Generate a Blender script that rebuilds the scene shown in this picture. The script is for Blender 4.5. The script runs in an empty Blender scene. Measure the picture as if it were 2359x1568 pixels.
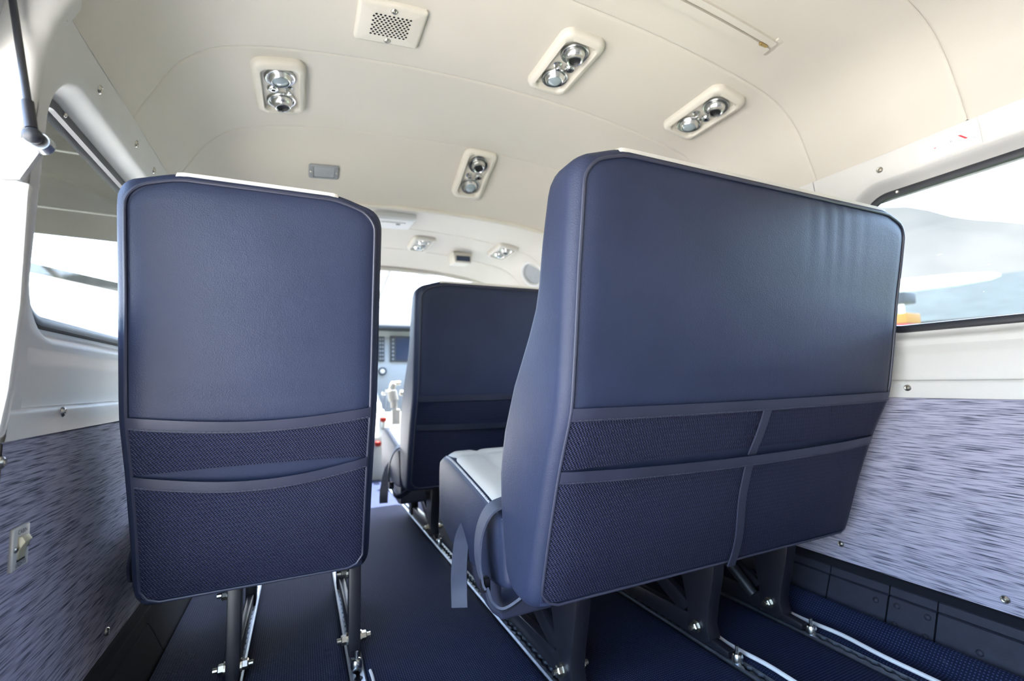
import bpy, bmesh, math, random
import numpy as np
from mathutils import Matrix, Vector, Quaternion

random.seed(3)
# --------------------------------------------------------------------------------------
# units: everything is laid out in "h" (camera height above the cabin floor, 0.6 m) and
# scaled by S when meshes are made.  x = across the cabin (0 = centre line), y = forward, z = up
# --------------------------------------------------------------------------------------
S = 0.6
W, H, F = 2359.0, 1568.0, 1060.0
sc = bpy.context.scene
col = sc.collection

# ---------------- camera ----------------
def cam_axes(vy=(695., 890.), tilt=-0.024):
    d = np.array([(vy[0]-W/2)/F, -(vy[1]-H/2)/F, -1.]); d /= np.linalg.norm(d)
    h2 = np.array([(vy[0]+3000-W/2)/F, -(vy[1]+3000*tilt-H/2)/F, -1.])
    up = np.cross(h2, d); up /= np.linalg.norm(up)
    return np.array([np.cross(d, up), d, up])
R = cam_axes()
CAM = np.array([-.79, 0., 1.])
cd = bpy.data.cameras.new('camera')
cam = bpy.data.objects.new('camera', cd); col.objects.link(cam)
cam.matrix_world = Matrix.Translation(Vector(CAM*S)) @ Matrix(R.tolist()).to_4x4()
cd.sensor_width = 36.0
cd.lens = 36.0*F/W
cd.clip_start = 0.02; cd.clip_end = 3000
cd.dof.use_dof = True
cd.dof.focus_distance = 0.80
cd.dof.aperture_fstop = 3.2
sc.camera = cam

def ray(u, v): return R @ np.array([(u-W/2)/F, -(v-H/2)/F, -1.])
def at_y(u, v, y): r = ray(u, v); return CAM + r*(y/r[1])
def at_z(u, v, z): r = ray(u, v); return CAM + r*((z-1)/r[2])
def at_x(u, v, x): r = ray(u, v); return CAM + r*((x+.79)/r[0])

# ---------------- world, sun, exposure ----------------
wd = bpy.data.worlds.new('world'); sc.world = wd; wd.use_nodes = True
nt = wd.node_tree; bg = nt.nodes['Background']
sky = nt.nodes.new('ShaderNodeTexSky'); sky.sky_type = 'NISHITA'
sky.sun_disc = False; sky.sun_elevation = math.radians(66); sky.sun_rotation = math.radians(25)
sky.dust_density = 2.5; sky.air_density = 1.0; sky.ozone_density = 1.5
nt.links.new(sky.outputs[0], bg.inputs[0]); bg.inputs[1].default_value = 0.36
sd = bpy.data.lights.new('sun', 'SUN'); sd.energy = 7.0; sd.angle = math.radians(.6); sd.color = (1, .97, .92)
sun = bpy.data.objects.new('sun', sd); col.objects.link(sun)
# high sun from ahead and slightly right: the wing shades the ground by the left windows
sdir = Vector((.15, .32, 1.0)).normalized()
sun.rotation_euler = sdir.to_track_quat('Z', 'Y').to_euler()
sun.location = (1, 3, 8)
sc.view_settings.view_transform = 'Standard'
sc.view_settings.look = 'None'
sc.view_settings.gamma = 1.0
sc.view_settings.use_curve_mapping = False
sc.view_settings.exposure = 3.22
try:
    sc.cycles.use_denoising = True
    sc.cycles.max_bounces = 14; sc.cycles.diffuse_bounces = 8; sc.cycles.transparent_max_bounces = 16
    sc.cycles.sample_clamp_indirect = 6.0
    sc.cycles.caustics_reflective = False; sc.cycles.caustics_refractive = False
except Exception:
    pass

# --------------------------------------------------------------------------------------
# materials
# --------------------------------------------------------------------------------------
M = {}
class NB:
    def __init__(s, name):
        s.m = bpy.data.materials.new(name); s.m.use_nodes = True
        s.t = s.m.node_tree; s.p = s.t.nodes['Principled BSDF']; s.out = s.t.nodes['Material Output']
        M[name] = s.m
    def n(s, t, **k):
        x = s.t.nodes.new(t)
        for a, b in k.items(): setattr(x, a, b)
        return x
    def l(s, a, b): s.t.links.new(a, b)
    def coord(s, sc_=(1, 1, 1), rot=(0, 0, 0)):
        tc = s.n('ShaderNodeTexCoord'); mp = s.n('ShaderNodeMapping')
        mp.inputs['Scale'].default_value = sc_; mp.inputs['Rotation'].default_value = rot
        s.l(tc.outputs['Object'], mp.inputs[0]); return mp.outputs[0]
    def noise(s, v, scale, detail=3, rough=.5):
        x = s.n('ShaderNodeTexNoise'); x.inputs['Scale'].default_value = scale
        x.inputs['Detail'].default_value = detail; x.inputs['Roughness'].default_value = rough
        s.l(v, x.inputs['Vector']); return x.outputs[0]
    def ramp(s, f, stops):
        x = s.n('ShaderNodeValToRGB'); e = x.color_ramp.elements
        while len(e) < len(stops): e.new(.5)
        for q, (a, b) in zip(e, stops):
            q.position = a; q.color = tuple(b)+((1,) if len(b) == 3 else ())
        s.l(f, x.inputs[0]); return x.outputs[0]
    def math(s, op, a, b=None):
        x = s.n('ShaderNodeMath', operation=op)
        for i, q in enumerate((a, b)):
            if q is None: continue
            if isinstance(q, (int, float)): x.inputs[i].default_value = q
            else: s.l(q, x.inputs[i])
        return x.outputs[0]
    def bump(s, f, strength=.2, dist=.002, nrm=None):
        x = s.n('ShaderNodeBump'); x.inputs['Strength'].default_value = strength; x.inputs['Distance'].default_value = dist
        s.l(f, x.inputs['Height'])
        if nrm: s.l(nrm, x.inputs['Normal'])
        s.l(x.outputs[0], s.p.inputs['Normal']); return x.outputs[0]
    def mixc(s, f, a, b):
        x = s.n('ShaderNodeMix', data_type='RGBA')
        if isinstance(f, (int, float)): x.inputs[0].default_value = f
        else: s.l(f, x.inputs[0])
        for i, q in ((6, a), (7, b)):
            if isinstance(q, tuple): x.inputs[i].default_value = q+((1,) if len(q) == 3 else ())
            else: s.l(q, x.inputs[i])
        return x.outputs[2]

def plain(name, c, rough=.5, metal=0., var=.06, nscale=30., bump=0., bscale=400., spec=.5, coat=0.):
    b = NB(name); v = b.coord()
    f = b.noise(v, nscale)
    lo = tuple(max(0, q*(1-var)) for q in c); hi = tuple(min(1, q*(1+var)) for q in c)
    b.l(b.ramp(f, [(.3, lo), (.7, hi)]), b.p.inputs['Base Color'])
    b.p.inputs['Roughness'].default_value = rough; b.p.inputs['Metallic'].default_value = metal
    b.p.inputs['Specular IOR Level'].default_value = spec
    b.p.inputs['Coat Weight'].default_value = coat
    if bump: b.bump(b.noise(v, bscale, 2), bump, .001)
    return b

plain('headliner', (.525, .487, .418), .55, var=.015, nscale=6, bump=.12, bscale=900)
plain('trim_white', (0.56, 0.553, 0.5215), .5, var=.015, nscale=8, bump=.25, bscale=1100)
plain('trim_suede', (0.504, 0.532, 0.518), .75, var=.03, nscale=60, bump=.4, bscale=1500)
plain('cream_plastic', (0.546, 0.511, 0.434), .42, var=.01)
plain('white_plastic', (0.6216, 0.6142, 0.592), .4, var=.01)
plain('cream_leather', (0.5624, 0.5476, 0.5032), .48, var=.02, nscale=20, bump=.2, bscale=700)
plain('aluminium', (0.496, 0.52, 0.552), .3, 1., var=.1, nscale=60)
plain('aluminium_dull', (0.24, 0.272, 0.32), .45, 1., var=.15, nscale=90)
plain('chrome', (0.595, 0.595, 0.578), .24, 1., var=.02)
plain('bolt_steel', (0.4675, 0.442, 0.3825), .3, 1., var=.08, nscale=90)
plain('black_metal', (0.0096, 0.0096, 0.0144), .38, 0., var=.15, nscale=40, spec=.4, bump=.08, bscale=800)
plain('rubber', (0.0144, 0.016, 0.0208), .45, var=.12, nscale=30)
plain('dark_hole', (.004, .004, .005), .6)
plain('grey_plastic', (0.231, 0.238, 0.245), .4, var=.03)
plain('grey_lens', (0.294, 0.308, 0.315), .22, var=.05)
plain('lens_glass', (0.24, 0.288, 0.304), .12, var=.08, spec=.8)
plain('white_cord', (0.615, 0.63, 0.645), .4, var=.02)
plain('belt_web', (0.03375, 0.04125, 0.07125), .6, var=.15, nscale=25, bump=.3, bscale=900)
plain('stitch', (0.42, 0.434, 0.462), .7)
plain('stitch_dim', (0.049, 0.0525, 0.077), .7)
plain('leather_band', (0.0255, 0.0285, 0.051), .46, var=.1, nscale=14, bump=.12, bscale=900)
plain('red_ink', (0.52, 0.024, 0.04), .5)
plain('ink', (.03, .03, .035), .6)
plain('switch_plate', (0.5032, 0.5032, 0.476), .4, var=.01)
plain('switch_cream', (0.4488, 0.4148, 0.2856), .35, var=.01)
plain('panel_grey', (0.338, 0.364, 0.3575), .5, var=.02)
plain('glareshield', (0.0385, 0.0455, 0.049), .7)
plain('screen', (.02, .035, .07), .2)
plain('kick', (0.01584, 0.018, 0.03096), .6, var=.12, nscale=40, spec=.3, bump=.35, bscale=900)
plain('kick_strip_and_shade', (.009, .010, .014), .85, spec=.08)  # strip colour, also painted on the left kick panels as shade
plain('exterior_paint', (0.546, 0.546, 0.532), .3, var=.02, coat=.3)
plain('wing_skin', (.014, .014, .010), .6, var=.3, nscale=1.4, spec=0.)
plain('yellow_paint', (.20, .085, .006), .6, spec=.05); plain('red_paint', (.22, .02, .016), .5, spec=.1)
plain('car_glass', (.006, .010, .012), .5, spec=.05)
plain('visor_blue', (0.35, 0.434, 0.49), .25)
plain('seam_grey', (.06, .06, .05), .7, spec=.1)
plain('brass', (.7, .5, .22), .35, 1.)
plain('throttle_cream', (0.56, 0.518, 0.42), .45)

# navy leather with a fine grain
b = NB('leather'); v = b.coord()
f = b.noise(v, 7., 3); b.l(b.ramp(f, [(.3, (.0175, .0235, .050)), (.7, (.0215, .0285, .060))]), b.p.inputs['Base Color'])
vo = b.n('ShaderNodeTexVoronoi'); vo.inputs['Scale'].default_value = 520.; b.l(v, vo.inputs['Vector'])
g = b.math('ADD', b.math('MULTIPLY', vo.outputs['Distance'], .8), b.noise(v, 60., 4))
b.bump(g, .28, .0012); b.p.inputs['Roughness'].default_value = .50; b.p.inputs['Specular IOR Level'].default_value = .26

# open mesh pocket cloth: diagonal weave of two thread directions
b = NB('mesh_cloth')
tc = b.n('ShaderNodeTexCoord'); sx = b.n('ShaderNodeSeparateXYZ'); b.l(tc.outputs['Object'], sx.inputs[0])
k = 2*math.pi/.0052
px = b.math('MULTIPLY', sx.outputs[0], k); pz = b.math('MULTIPLY', sx.outputs[2], k*1.25)
w = b.math('MULTIPLY', b.math('SINE', px), b.math('SINE', pz))
w2 = b.math('SINE', b.math('ADD', px, b.math('MULTIPLY', pz, .5)))
hgt = b.math('ADD', b.math('MULTIPLY', w, .55), b.math('MULTIPLY', w2, .45))
b.l(b.ramp(b.math('ADD', b.math('MULTIPLY', hgt, .5), .5),
           [(.25, (.0026, .0034, .0105)), (.60, (.0125, .0155, .042)), (.95, (.048, .056, .125))]), b.p.inputs['Base Color'])
b.bump(hgt, .7, .0014); b.p.inputs['Roughness'].default_value = .65; b.p.inputs['Specular IOR Level'].default_value = .25

# streaky woven wall cloth
b = NB('wall_fabric'); v = b.coord((16, 16, 560)); v2 = b.coord((9, 9, 260)); v3 = b.coord((240, 240, 900))
f1 = b.noise(v, 1., 2, .6); f2 = b.noise(v2, 1., 2, .6); f3 = b.noise(v3, 1., 1)
f = b.math('ADD', b.math('MULTIPLY', f1, .72), b.math('MULTIPLY', f2, .28))
c = b.ramp(f, [(.39, (.034, .038, .066)), (.45, (.19, .19, .25)), (.53, (.36, .35, .44))])
b.l(c, b.p.inputs['Base Color'])
b.bump(b.math('ADD', f, b.math('MULTIPLY', f3, .4)), .45, .0015); b.p.inputs['Roughness'].default_value = .8

# ribbed navy carpet
b = NB('carpet')
tc = b.n('ShaderNodeTexCoord'); sx = b.n('ShaderNodeSeparateXYZ'); b.l(tc.outputs['Object'], sx.inputs[0])
k = 2*math.pi/.0046
a = b.math('SINE', b.math('MULTIPLY', sx.outputs[0], k)); d = b.math('SINE', b.math('MULTIPLY', sx.outputs[1], k*.8))
hh = b.math('MULTIPLY', b.math('ADD', a, 1.), b.math('ADD', d, 1.))
hh = b.math('MULTIPLY', hh, .25)
nz = b.noise(b.coord(), 9., 4)
c1 = b.ramp(hh, [(.1, (.005, .009, .028)), (.55, (.011, .019, .060)), (.95, (.058, .072, .145))])
c2 = b.mixc(b.math('MULTIPLY', b.math('SUBTRACT', nz, .35), .8), c1, (.012, .016, .032))
b.l(c2, b.p.inputs['Base Color']); b.bump(hh, .6, .0016); b.p.inputs['Roughness'].default_value = .85; b.p.inputs['Specular IOR Level'].default_value = .12

# window panes: clear acrylic; the old right one is dusty and scratched
def pane_mat(name, haze, scratch, ior=1.35):
    b = NB(name); t = b.t
    t.nodes.remove(b.p)
    tr = b.n('ShaderNodeBsdfTransparent'); tr.inputs[0].default_value = (.93, .97, .97, 1)
    gl = b.n('ShaderNodeBsdfGlossy'); gl.inputs['Roughness'].default_value = .03
    fr = b.n('ShaderNodeFresnel'); fr.inputs[0].default_value = ior
    m1 = b.n('ShaderNodeMixShader'); b.l(fr.outputs[0], m1.inputs[0]); b.l(tr.outputs[0], m1.inputs[1]); b.l(gl.outputs[0], m1.inputs[2])
    tl = b.n('ShaderNodeBsdfTranslucent'); tl.inputs[0].default_value = (.85, .88, .88, 1)
    v = b.coord((8, 8, 60), (.5, 0, 0)); s1 = b.noise(v, 2.2, 3, .7)
    v = b.coord((6, 6, 70), (-.4, 0, 0)); s2 = b.noise(v, 2.6, 3, .7)
    fs = b.math('MAXIMUM', b.math('GREATER_THAN', s1, .74), b.math('GREATER_THAN', s2, .74))
    f = b.math('ADD', b.math('MULTIPLY', fs, scratch), b.math('MULTIPLY', b.noise(b.coord(), 3., 2), haze*2))
    m2 = b.n('ShaderNodeMixShader'); b.l(f, m2.inputs[0]); b.l(m1.outputs[0], m2.inputs[1]); b.l(tl.outputs[0], m2.inputs[2])
    b.l(m2.outputs[0], b.out.inputs[0])
pane_mat('pane_clear', .006, .04, 1.25)
pane_mat('pane_dusty', .025, .3, 1.25)
pane_mat('pane_screen', .01, .02, 1.08)

# outdoors
b = NB('apron'); v = b.coord((1, 1, 1)); f = b.noise(v, .35, 5)
b.l(b.ramp(f, [(.35, (.40, .385, .35)), (.65, (.56, .54, .49))]), b.p.inputs['Base Color']); b.p.inputs['Roughness'].default_value = .9
b = NB('hill'); v = b.coord(); f = b.noise(v, .02, 6)
b.l(b.ramp(f, [(.35, (.032, .032, .029)), (.65, (.042, .0405, .036))]), b.p.inputs['Base Color']); b.p.inputs['Specular IOR Level'].default_value = 0.; b.p.inputs['Roughness'].default_value = 1.
plain('grass', (0.042, 0.0595, 0.0315), .9, var=.2, nscale=.5)
plain('roof_teal', (.0125, .0175, .0185), .9, var=.15, nscale=.6, spec=.03)

# --------------------------------------------------------------------------------------
# geometry helpers (all in h units)
# --------------------------------------------------------------------------------------
ORG = {}
def prop(o, label=None, cat=None, group=None, kind=None):
    if label: o['label'] = label
    if cat: o['category'] = cat
    if group: o['group'] = group
    if kind: o['kind'] = kind
    return o
def thing(name, label, cat, org, group=None, kind=None):
    o = bpy.data.objects.new(name, None); col.objects.link(o)
    o.empty_display_size = .05
    o.location = Vector(np.array(org, float)*S); ORG[o] = np.array(org, float)
    return prop(o, label, cat, group, kind)
def data(name, V, Fc, mat, smooth=True, angle=40):
    me = bpy.data.meshes.new(name)
    me.from_pydata([tuple(q) for q in V], [], Fc); me.update()
    bm = bmesh.new(); bm.from_mesh(me); bmesh.ops.recalc_face_normals(bm, faces=bm.faces); bm.to_mesh(me); bm.free()
    if mat: me.materials.append(M[mat])
    if smooth:
        me.shade_smooth()
        try: me.set_sharp_from_angle(angle=math.radians(angle))
        except Exception: pass
    return me
def mk(name, g, mat, parent=None, org=None, smooth=True, angle=40, **k):
    V, Fc = g; V = np.array(V, float)
    if parent is not None: o_ = ORG[parent]
    elif org is not None: o_ = np.array(org, float)
    else: o_ = np.array([V[:, 0].mean(), V[:, 1].mean(), V[:, 2].min()])
    me = data(name, (V-o_)*S, Fc, mat, smooth, angle)
    o = bpy.data.objects.new(name, me); col.objects.link(o); ORG[o] = o_
    if parent is not None: o.parent = parent
    else: o.location = Vector(o_*S)
    return prop(o, **k)
def inst(name, me, parent, loc, normal=None, rot=None):
    o = bpy.data.objects.new(name, me); col.objects.link(o); o.parent = parent
    o.location = Vector((np.array(loc, float)-ORG[parent])*S)
    if normal is not None: o.rotation_euler = Vector(normal).to_track_quat('Z', 'Y').to_euler()
    if rot is not None: o.rotation_euler = rot
    return o
def copy_tree(o, parent=None):
    c = o.copy(); col.objects.link(c); c.parent = parent; ORG[c] = ORG.get(o)
    for ch in [q for q in bpy.data.objects if q.parent == o]: copy_tree(ch, c)
    return c
def join(*gs):
    V = []; Fc = []
    for v, f in gs:
        n = len(V); V += [tuple(q) for q in v]; Fc += [tuple(i+n for i in q) for q in f]
    return V, Fc
def xf(g, m): return [tuple(m @ Vector(q)) for q in g[0]], g[1]
def bbox(x0, x1, y0, y1, z0, z1, bv=0., seg=2):
    bm = bmesh.new(); bmesh.ops.create_cube(bm, size=1)
    for q in bm.verts: q.co = ((x0+x1)/2+q.co.x*(x1-x0), (y0+y1)/2+q.co.y*(y1-y0), (z0+z1)/2+q.co.z*(z1-z0))
    if bv: bmesh.ops.bevel(bm, geom=bm.edges[:], offset=bv, segments=seg, profile=.5, affect='EDGES')
    bm.verts.index_update(); V = [tuple(q.co) for q in bm.verts]; Fc = [tuple(q.index for q in f.verts) for f in bm.faces]
    bm.free(); return V, Fc
def grid(fn, us, vs, close_u=False):
    V = [fn(u, v) for v in vs for u in us]; n = len(us); Fc = []
    for j in range(len(vs)-1):
        for i in range(n if close_u else n-1):
            a = j*n+i; b_ = j*n+(i+1) % n; Fc.append((a, b_, b_+n, a+n))
    return V, Fc
def loft(rings, cap=True, closed=False):
    n = len(rings[0]); V = [p for r in rings for p in r]; Fc = []
    m = len(rings)
    for j in range(m if closed else m-1):
        for i in range(n):
            a = j*n+i; b_ = j*n+(i+1) % n; c = ((j+1) % m)*n
            Fc.append((a, b_, c+(i+1) % n, c+i))
    if cap and not closed: Fc += [tuple(range(n))[::-1], tuple(range((m-1)*n, m*n))]
    return V, Fc
def tube(pts, r, n=8, closed=False, cap=True):
    P_ = [np.array(p, float) for p in pts]; m = len(P_); rings = []
    rr = r if hasattr(r, '__len__') else [r]*m
    up = None
    for i in range(m):
        if closed: t = P_[(i+1) % m]-P_[i-1]
        else: t = P_[min(i+1, m-1)]-P_[max(i-1, 0)]
        t = t/(np.linalg.norm(t)+1e-12)
        if up is None:
            up = np.array([0, 0, 1.]) if abs(t[2]) < .9 else np.array([1., 0, 0])
        a = np.cross(t, up); a /= np.linalg.norm(a); up = np.cross(a, t)
        rings.append([tuple(P_[i]+rr[i]*(math.cos(q)*a+math.sin(q)*up)) for q in np.linspace(0, 2*math.pi, n, endpoint=False)])
    return loft(rings, cap, closed)
def cyl(p0, p1, r0, r1=None, n=16): return tube([p0, p1], [r0, r0 if r1 is None else r1], n)
def lathe(prof, n=24, cap=True):   # prof: [(r, z)] around z
    rings = [[(r*math.cos(a), r*math.sin(a), z) for a in np.linspace(0, 2*math.pi, n, endpoint=False)] for r, z in prof]
    return loft(rings, cap)
def extr(poly, x0, x1):            # poly in (y, z)
    n = len(poly); V = [(x0, p[0], p[1]) for p in poly]+[(x1, p[0], p[1]) for p in poly]
    Fc = [tuple(range(n)), tuple(range(n, 2*n))[::-1]]+[(i, (i+1) % n, n+(i+1) % n, n+i) for i in range(n)]
    return V, Fc
def bev(g, w, seg=2, ang=30):
    bm = bmesh.new(); vs = [bm.verts.new(q) for q in g[0]]
    for f in g[1]:
        try: bm.faces.new([vs[i] for i in f])
        except ValueError: pass
    bmesh.ops.recalc_face_normals(bm, faces=bm.faces)
    ed = [e for e in bm.edges if len(e.link_faces) == 2 and e.calc_face_angle(0) > math.radians(ang)]
    bmesh.ops.bevel(bm, geom=ed, offset=w, segments=seg, profile=.5, affect='EDGES', clamp_overlap=True)
    bm.verts.index_update(); V = [tuple(q.co) for q in bm.verts]; Fc = [tuple(q.index for q in f.verts) for f in bm.faces]
    bm.free(); return V, Fc
def ribbon(pts, wv, w, t=.006):
    """flat strap along pts; wv = width direction (one or one per point)"""
    P_ = [np.array(p, float) for p in pts]; rings = []
    for i, p in enumerate(P_):
        tg = P_[min(i+1, len(P_)-1)]-P_[max(i-1, 0)]; tg /= np.linalg.norm(tg)
        a = np.array(wv[i] if hasattr(wv[0], '__len__') else wv, float); a -= tg*a.dot(tg); a /= np.linalg.norm(a)
        nn = np.cross(tg, a)
        rings.append([tuple(p+a*w/2*su+nn*t/2*sv) for su, sv in ((-1, -1), (1, -1), (1, 1), (-1, 1))])
    return loft(rings)
def catmull(pts, k=8):
    P_ = [np.array(p, float) for p in pts]; P_ = [2*P_[0]-P_[1]]+P_+[2*P_[-1]-P_[-2]]; out = []
    for i in range(1, len(P_)-2):
        a, b_, c, d = P_[i-1:i+3]
        for t in np.linspace(0, 1, k, endpoint=False):
            out.append(.5*((2*b_)+(c-a)*t+(2*a-5*b_+4*c-d)*t*t+(3*b_-a-3*c+d)*t**3))
    out.append(P_[-2]); return out
def rrect(w, h_, r, n=8):          # CCW rounded rectangle, centred
    out = []
    for cx, cy, a0 in ((w-r, h_-r, 0), (-w+r, h_-r, 90), (-w+r, -h_+r, 180), (w-r, -h_+r, 270)):
        for q in np.linspace(a0, a0+90, n+1): out.append((cx+r*math.cos(math.radians(q)), cy+r*math.sin(math.radians(q))))
    return out
def smooth_fn(tab, n=400, k=15):
    tab = sorted(tab); xs = np.linspace(tab[0][0], tab[-1][0], n); ys = np.interp(xs, [t[0] for t in tab], [t[1] for t in tab])
    pad = np.concatenate([2*ys[0]-ys[k:0:-1], ys, 2*ys[-1]-ys[-2:-k-2:-1]])
    ker = np.hanning(2*k+1); ker /= ker.sum(); ys = np.convolve(pad, ker, 'valid')
    return lambda q: float(np.interp(q, xs, ys))
def lerp(a, b_, t): return a+(b_-a)*t
def sstep(a, b_, x): t = min(1, max(0, (x-a)/(b_-a))); return t*t*(3-2*t)

screw_me = data('screw', np.array(lathe([(.0, .0055), (.004, .0055), (.0045, .0035), (.0075, .0045), (.011, .002), (.0125, 0), (.0125, -.004)], 12)[0])*S,
                lathe([(.0, .0055), (.004, .0055), (.0045, .0035), (.0075, .0045), (.011, .002), (.0125, 0), (.0125, -.004)], 12)[1], 'bolt_steel')
def hexbolt_data(r=.017, l=.03):
    g = join(lathe([(r*1.25, 0), (r*1.25, .006), (0, .006)], 14), lathe([(r, .006), (r, l*.7), (r*.8, l*.8), (0, l*.8)], 6), lathe([(r*.5, l*.8), (r*.5, l*1.25), (0, l*1.25)], 10))
    return data('bolt', np.array(g[0])*S, g[1], 'bolt_steel', angle=25)
bolt_me = hexbolt_data()
rivet_g = lathe([(.011, 0), (.010, .003), (.006, .006), (0, .007)], 10)
rivet_me = data('rivet', np.array(rivet_g[0])*S, rivet_g[1], 'kick')

# --------------------------------------------------------------------------------------
# the cabin shell
# --------------------------------------------------------------------------------------
wall_prof = smooth_fn([(0., 1.30), (.2, 1.335), (.5, 1.345), (.92, 1.345), (1.19, 1.335), (1.57, 1.328), (1.75, 1.312), (1.86, 1.288)], k=10)
# ceiling section: arc length ordered list from side to side (x, z)
half = [(1.288, 1.86), (1.268, 1.91), (1.24, 1.965), (1.205, 2.035), (1.165, 2.09), (1.11, 2.14), (1.03, 2.18), (.9, 2.213), (.7, 2.245), (.45, 2.272), (.2, 2.286), (0, 2.29)]
sec = catmull(half, 4); sec = [(float(p[0]), float(p[1])) for p in sec]
sec_full = [(-x, z) for x, z in sec]+[(x, z) for x, z in sec[::-1][1:]]
def drop(y):
    if y < 2.74: return float(np.interp(y, [2.2, 2.33, 2.6, 2.73], [0, .025, .155, .225]))
    return float(np.interp(y, [2.74, 2.80, 3.6, 4.1, 4.6], [.225, .075, .045, .06, .13]))
def ceil_pt(x, z, y):
    return (x, y, z-drop(y)*sstep(1.86, 2.12, z))
def ceil_z(x, y):
    xs = [p[0] for p in sec_full]; zs = [p[1] for p in sec_full]
    z = float(np.interp(x, xs, zs)); return z-drop(y)*sstep(1.86, 2.12, z)
def ceil_n(x, y):
    e = .02; a = Vector((2*e, 0, ceil_z(x+e, y)-ceil_z(x-e, y))); b_ = Vector((0, 2*e, ceil_z(x, y+e)-ceil_z(x, y-e)))
    n_ = b_.cross(a).normalized(); return n_ if n_.z < 0 else -n_
def on_ceiling(u, v, lo=.6, hi=5.5):
    r = ray(u, v); ts = np.linspace(lo/r[1], hi/r[1], 4000)
    for t in ts:
        p = CAM+r*t
        if p[2] >= ceil_z(p[0], p[1]): return p
    return CAM+r*ts[-1]

ceiling = thing('ceiling', 'cream padded headliner arching over the cabin in seamed panels', 'ceiling', (0, 0, 2.29), kind='structure')
seams = [-1.36, -.84, -.32, .20, .72, 1.236, 1.757, 2.28, 2.73]
for a, b_ in zip(seams[:-1], seams[1:]):
    ys = [a+.0002, a+.004, a+.010, a+.02]+list(np.linspace(a+.06, b_-.06, 10))+[b_-.02, b_-.010, b_-.004, b_-.0002]
    def pt(i, y, a=a, b_=b_):
        x, z = sec_full[i]; x, yy, z = ceil_pt(x, z, y)
        d = min(y-a, b_-y); up = .0045*max(0, 1-d/.008)**2-.002*min(1, d/.2)
        nx = -x*.3; L = math.hypot(nx, 1)
        return (x+up*x*.3/L*1.0, yy, z+up)
    mk('headliner_panel', grid(pt, list(range(len(sec_full))), ys), 'headliner', ceiling)
# dropped spar cover lip and riser
lip = [ceil_pt(x, z, 2.725) for x, z in sec_full]
mk('spar_lip', tube(lip, .016, 8), 'cream_plastic', ceiling)
mk('spar_riser', grid(lambda i, t: (sec_full[i][0], 2.735+.06*t, lerp(ceil_pt(*sec_full[i], 2.73)[2], ceil_pt(*sec_full[i], 2.80)[2], t)), list(range(len(sec_full))), [0, .3, .7, 1]), 'headliner', ceiling)
for a, b_ in ((2.80, 3.62), (3.62, 4.14), (4.14, 4.60)):
    ys = [a-.0005, a+.006, a+.02]+list(np.linspace(a+.06, b_-.06, 7))+[b_-.02, b_-.006, b_+.0005]
    def pt(i, y, a=a, b_=b_):
        x, yy, z = ceil_pt(*sec_full[i], y); d = min(y-a, b_-y)
        return (x, yy, z+.004*max(0, 1-d/.01)**2)
    mk('headliner_panel', grid(pt, list(range(len(sec_full))), ys), 'headliner', ceiling)
# outer roof skin keeps the daylight out
skin = [(1.40, .0), (1.42, .9), (1.40, 1.7), (1.36, 1.95), (1.25, 2.2), (1.0, 2.36), (.5, 2.42), (0, 2.43)]
skin = [(-x, z) for x, z in skin]+[(x, z) for x, z in skin[::-1][1:]]
roof_i = [i for i, p in enumerate(skin) if p[1] >= 1.69]
mk('roof_skin', grid(lambda i, y: (skin[i][0], y, skin[i][1]), roof_i, [-1.45, 1, 2.6, 4.6]), 'exterior_paint', ceiling)

# zipped access flap in the headliner
zc = [on_ceiling(u, v) for u, v in ((1500, -28), (1560, 0), (1640, 33), (1720, 68), (1785, 97))]
zy = float(np.mean([p[1] for p in zc])); x0, x1 = zc[0][0]-.5, zc[-1][0]
flap = lambda off, z0, ww, dz: [tuple(np.array((x, zy+off, ceil_z(x, zy+off)-dz))) for x in np.linspace(x0, x1, 14)]
mk('zip_flap', join(ribbon(flap(.014, 0, 0, .008), (0, 1, 0), .034, .014)), 'headliner', ceiling)
mk('zip_flap', join(ribbon(flap(-.022, 0, 0, .007), (0, 1, 0), .022, .012)), 'headliner', ceiling)
mk('zip_teeth', tube(flap(-.007, 0, 0, .003), .004, 6), 'cream_plastic', ceiling)
zt = np.array((x1-.03, zy-.004, ceil_z(x1-.03, zy)-.012))
mk('zip_pull', bbox(zt[0]-.03, zt[0]+.01, zt[1]-.006, zt[1]+.004, zt[2]-.006, zt[2]+.004, .002), 'brass', ceiling, label='small brass zip pull')
mk('zip_end_tab', bbox(x1-.01, x1+.05, zy-.045, zy+.035, ceil_z(x1, zy)-.006, ceil_z(x1, zy)+.006, .003), 'headliner', ceiling)

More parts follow.
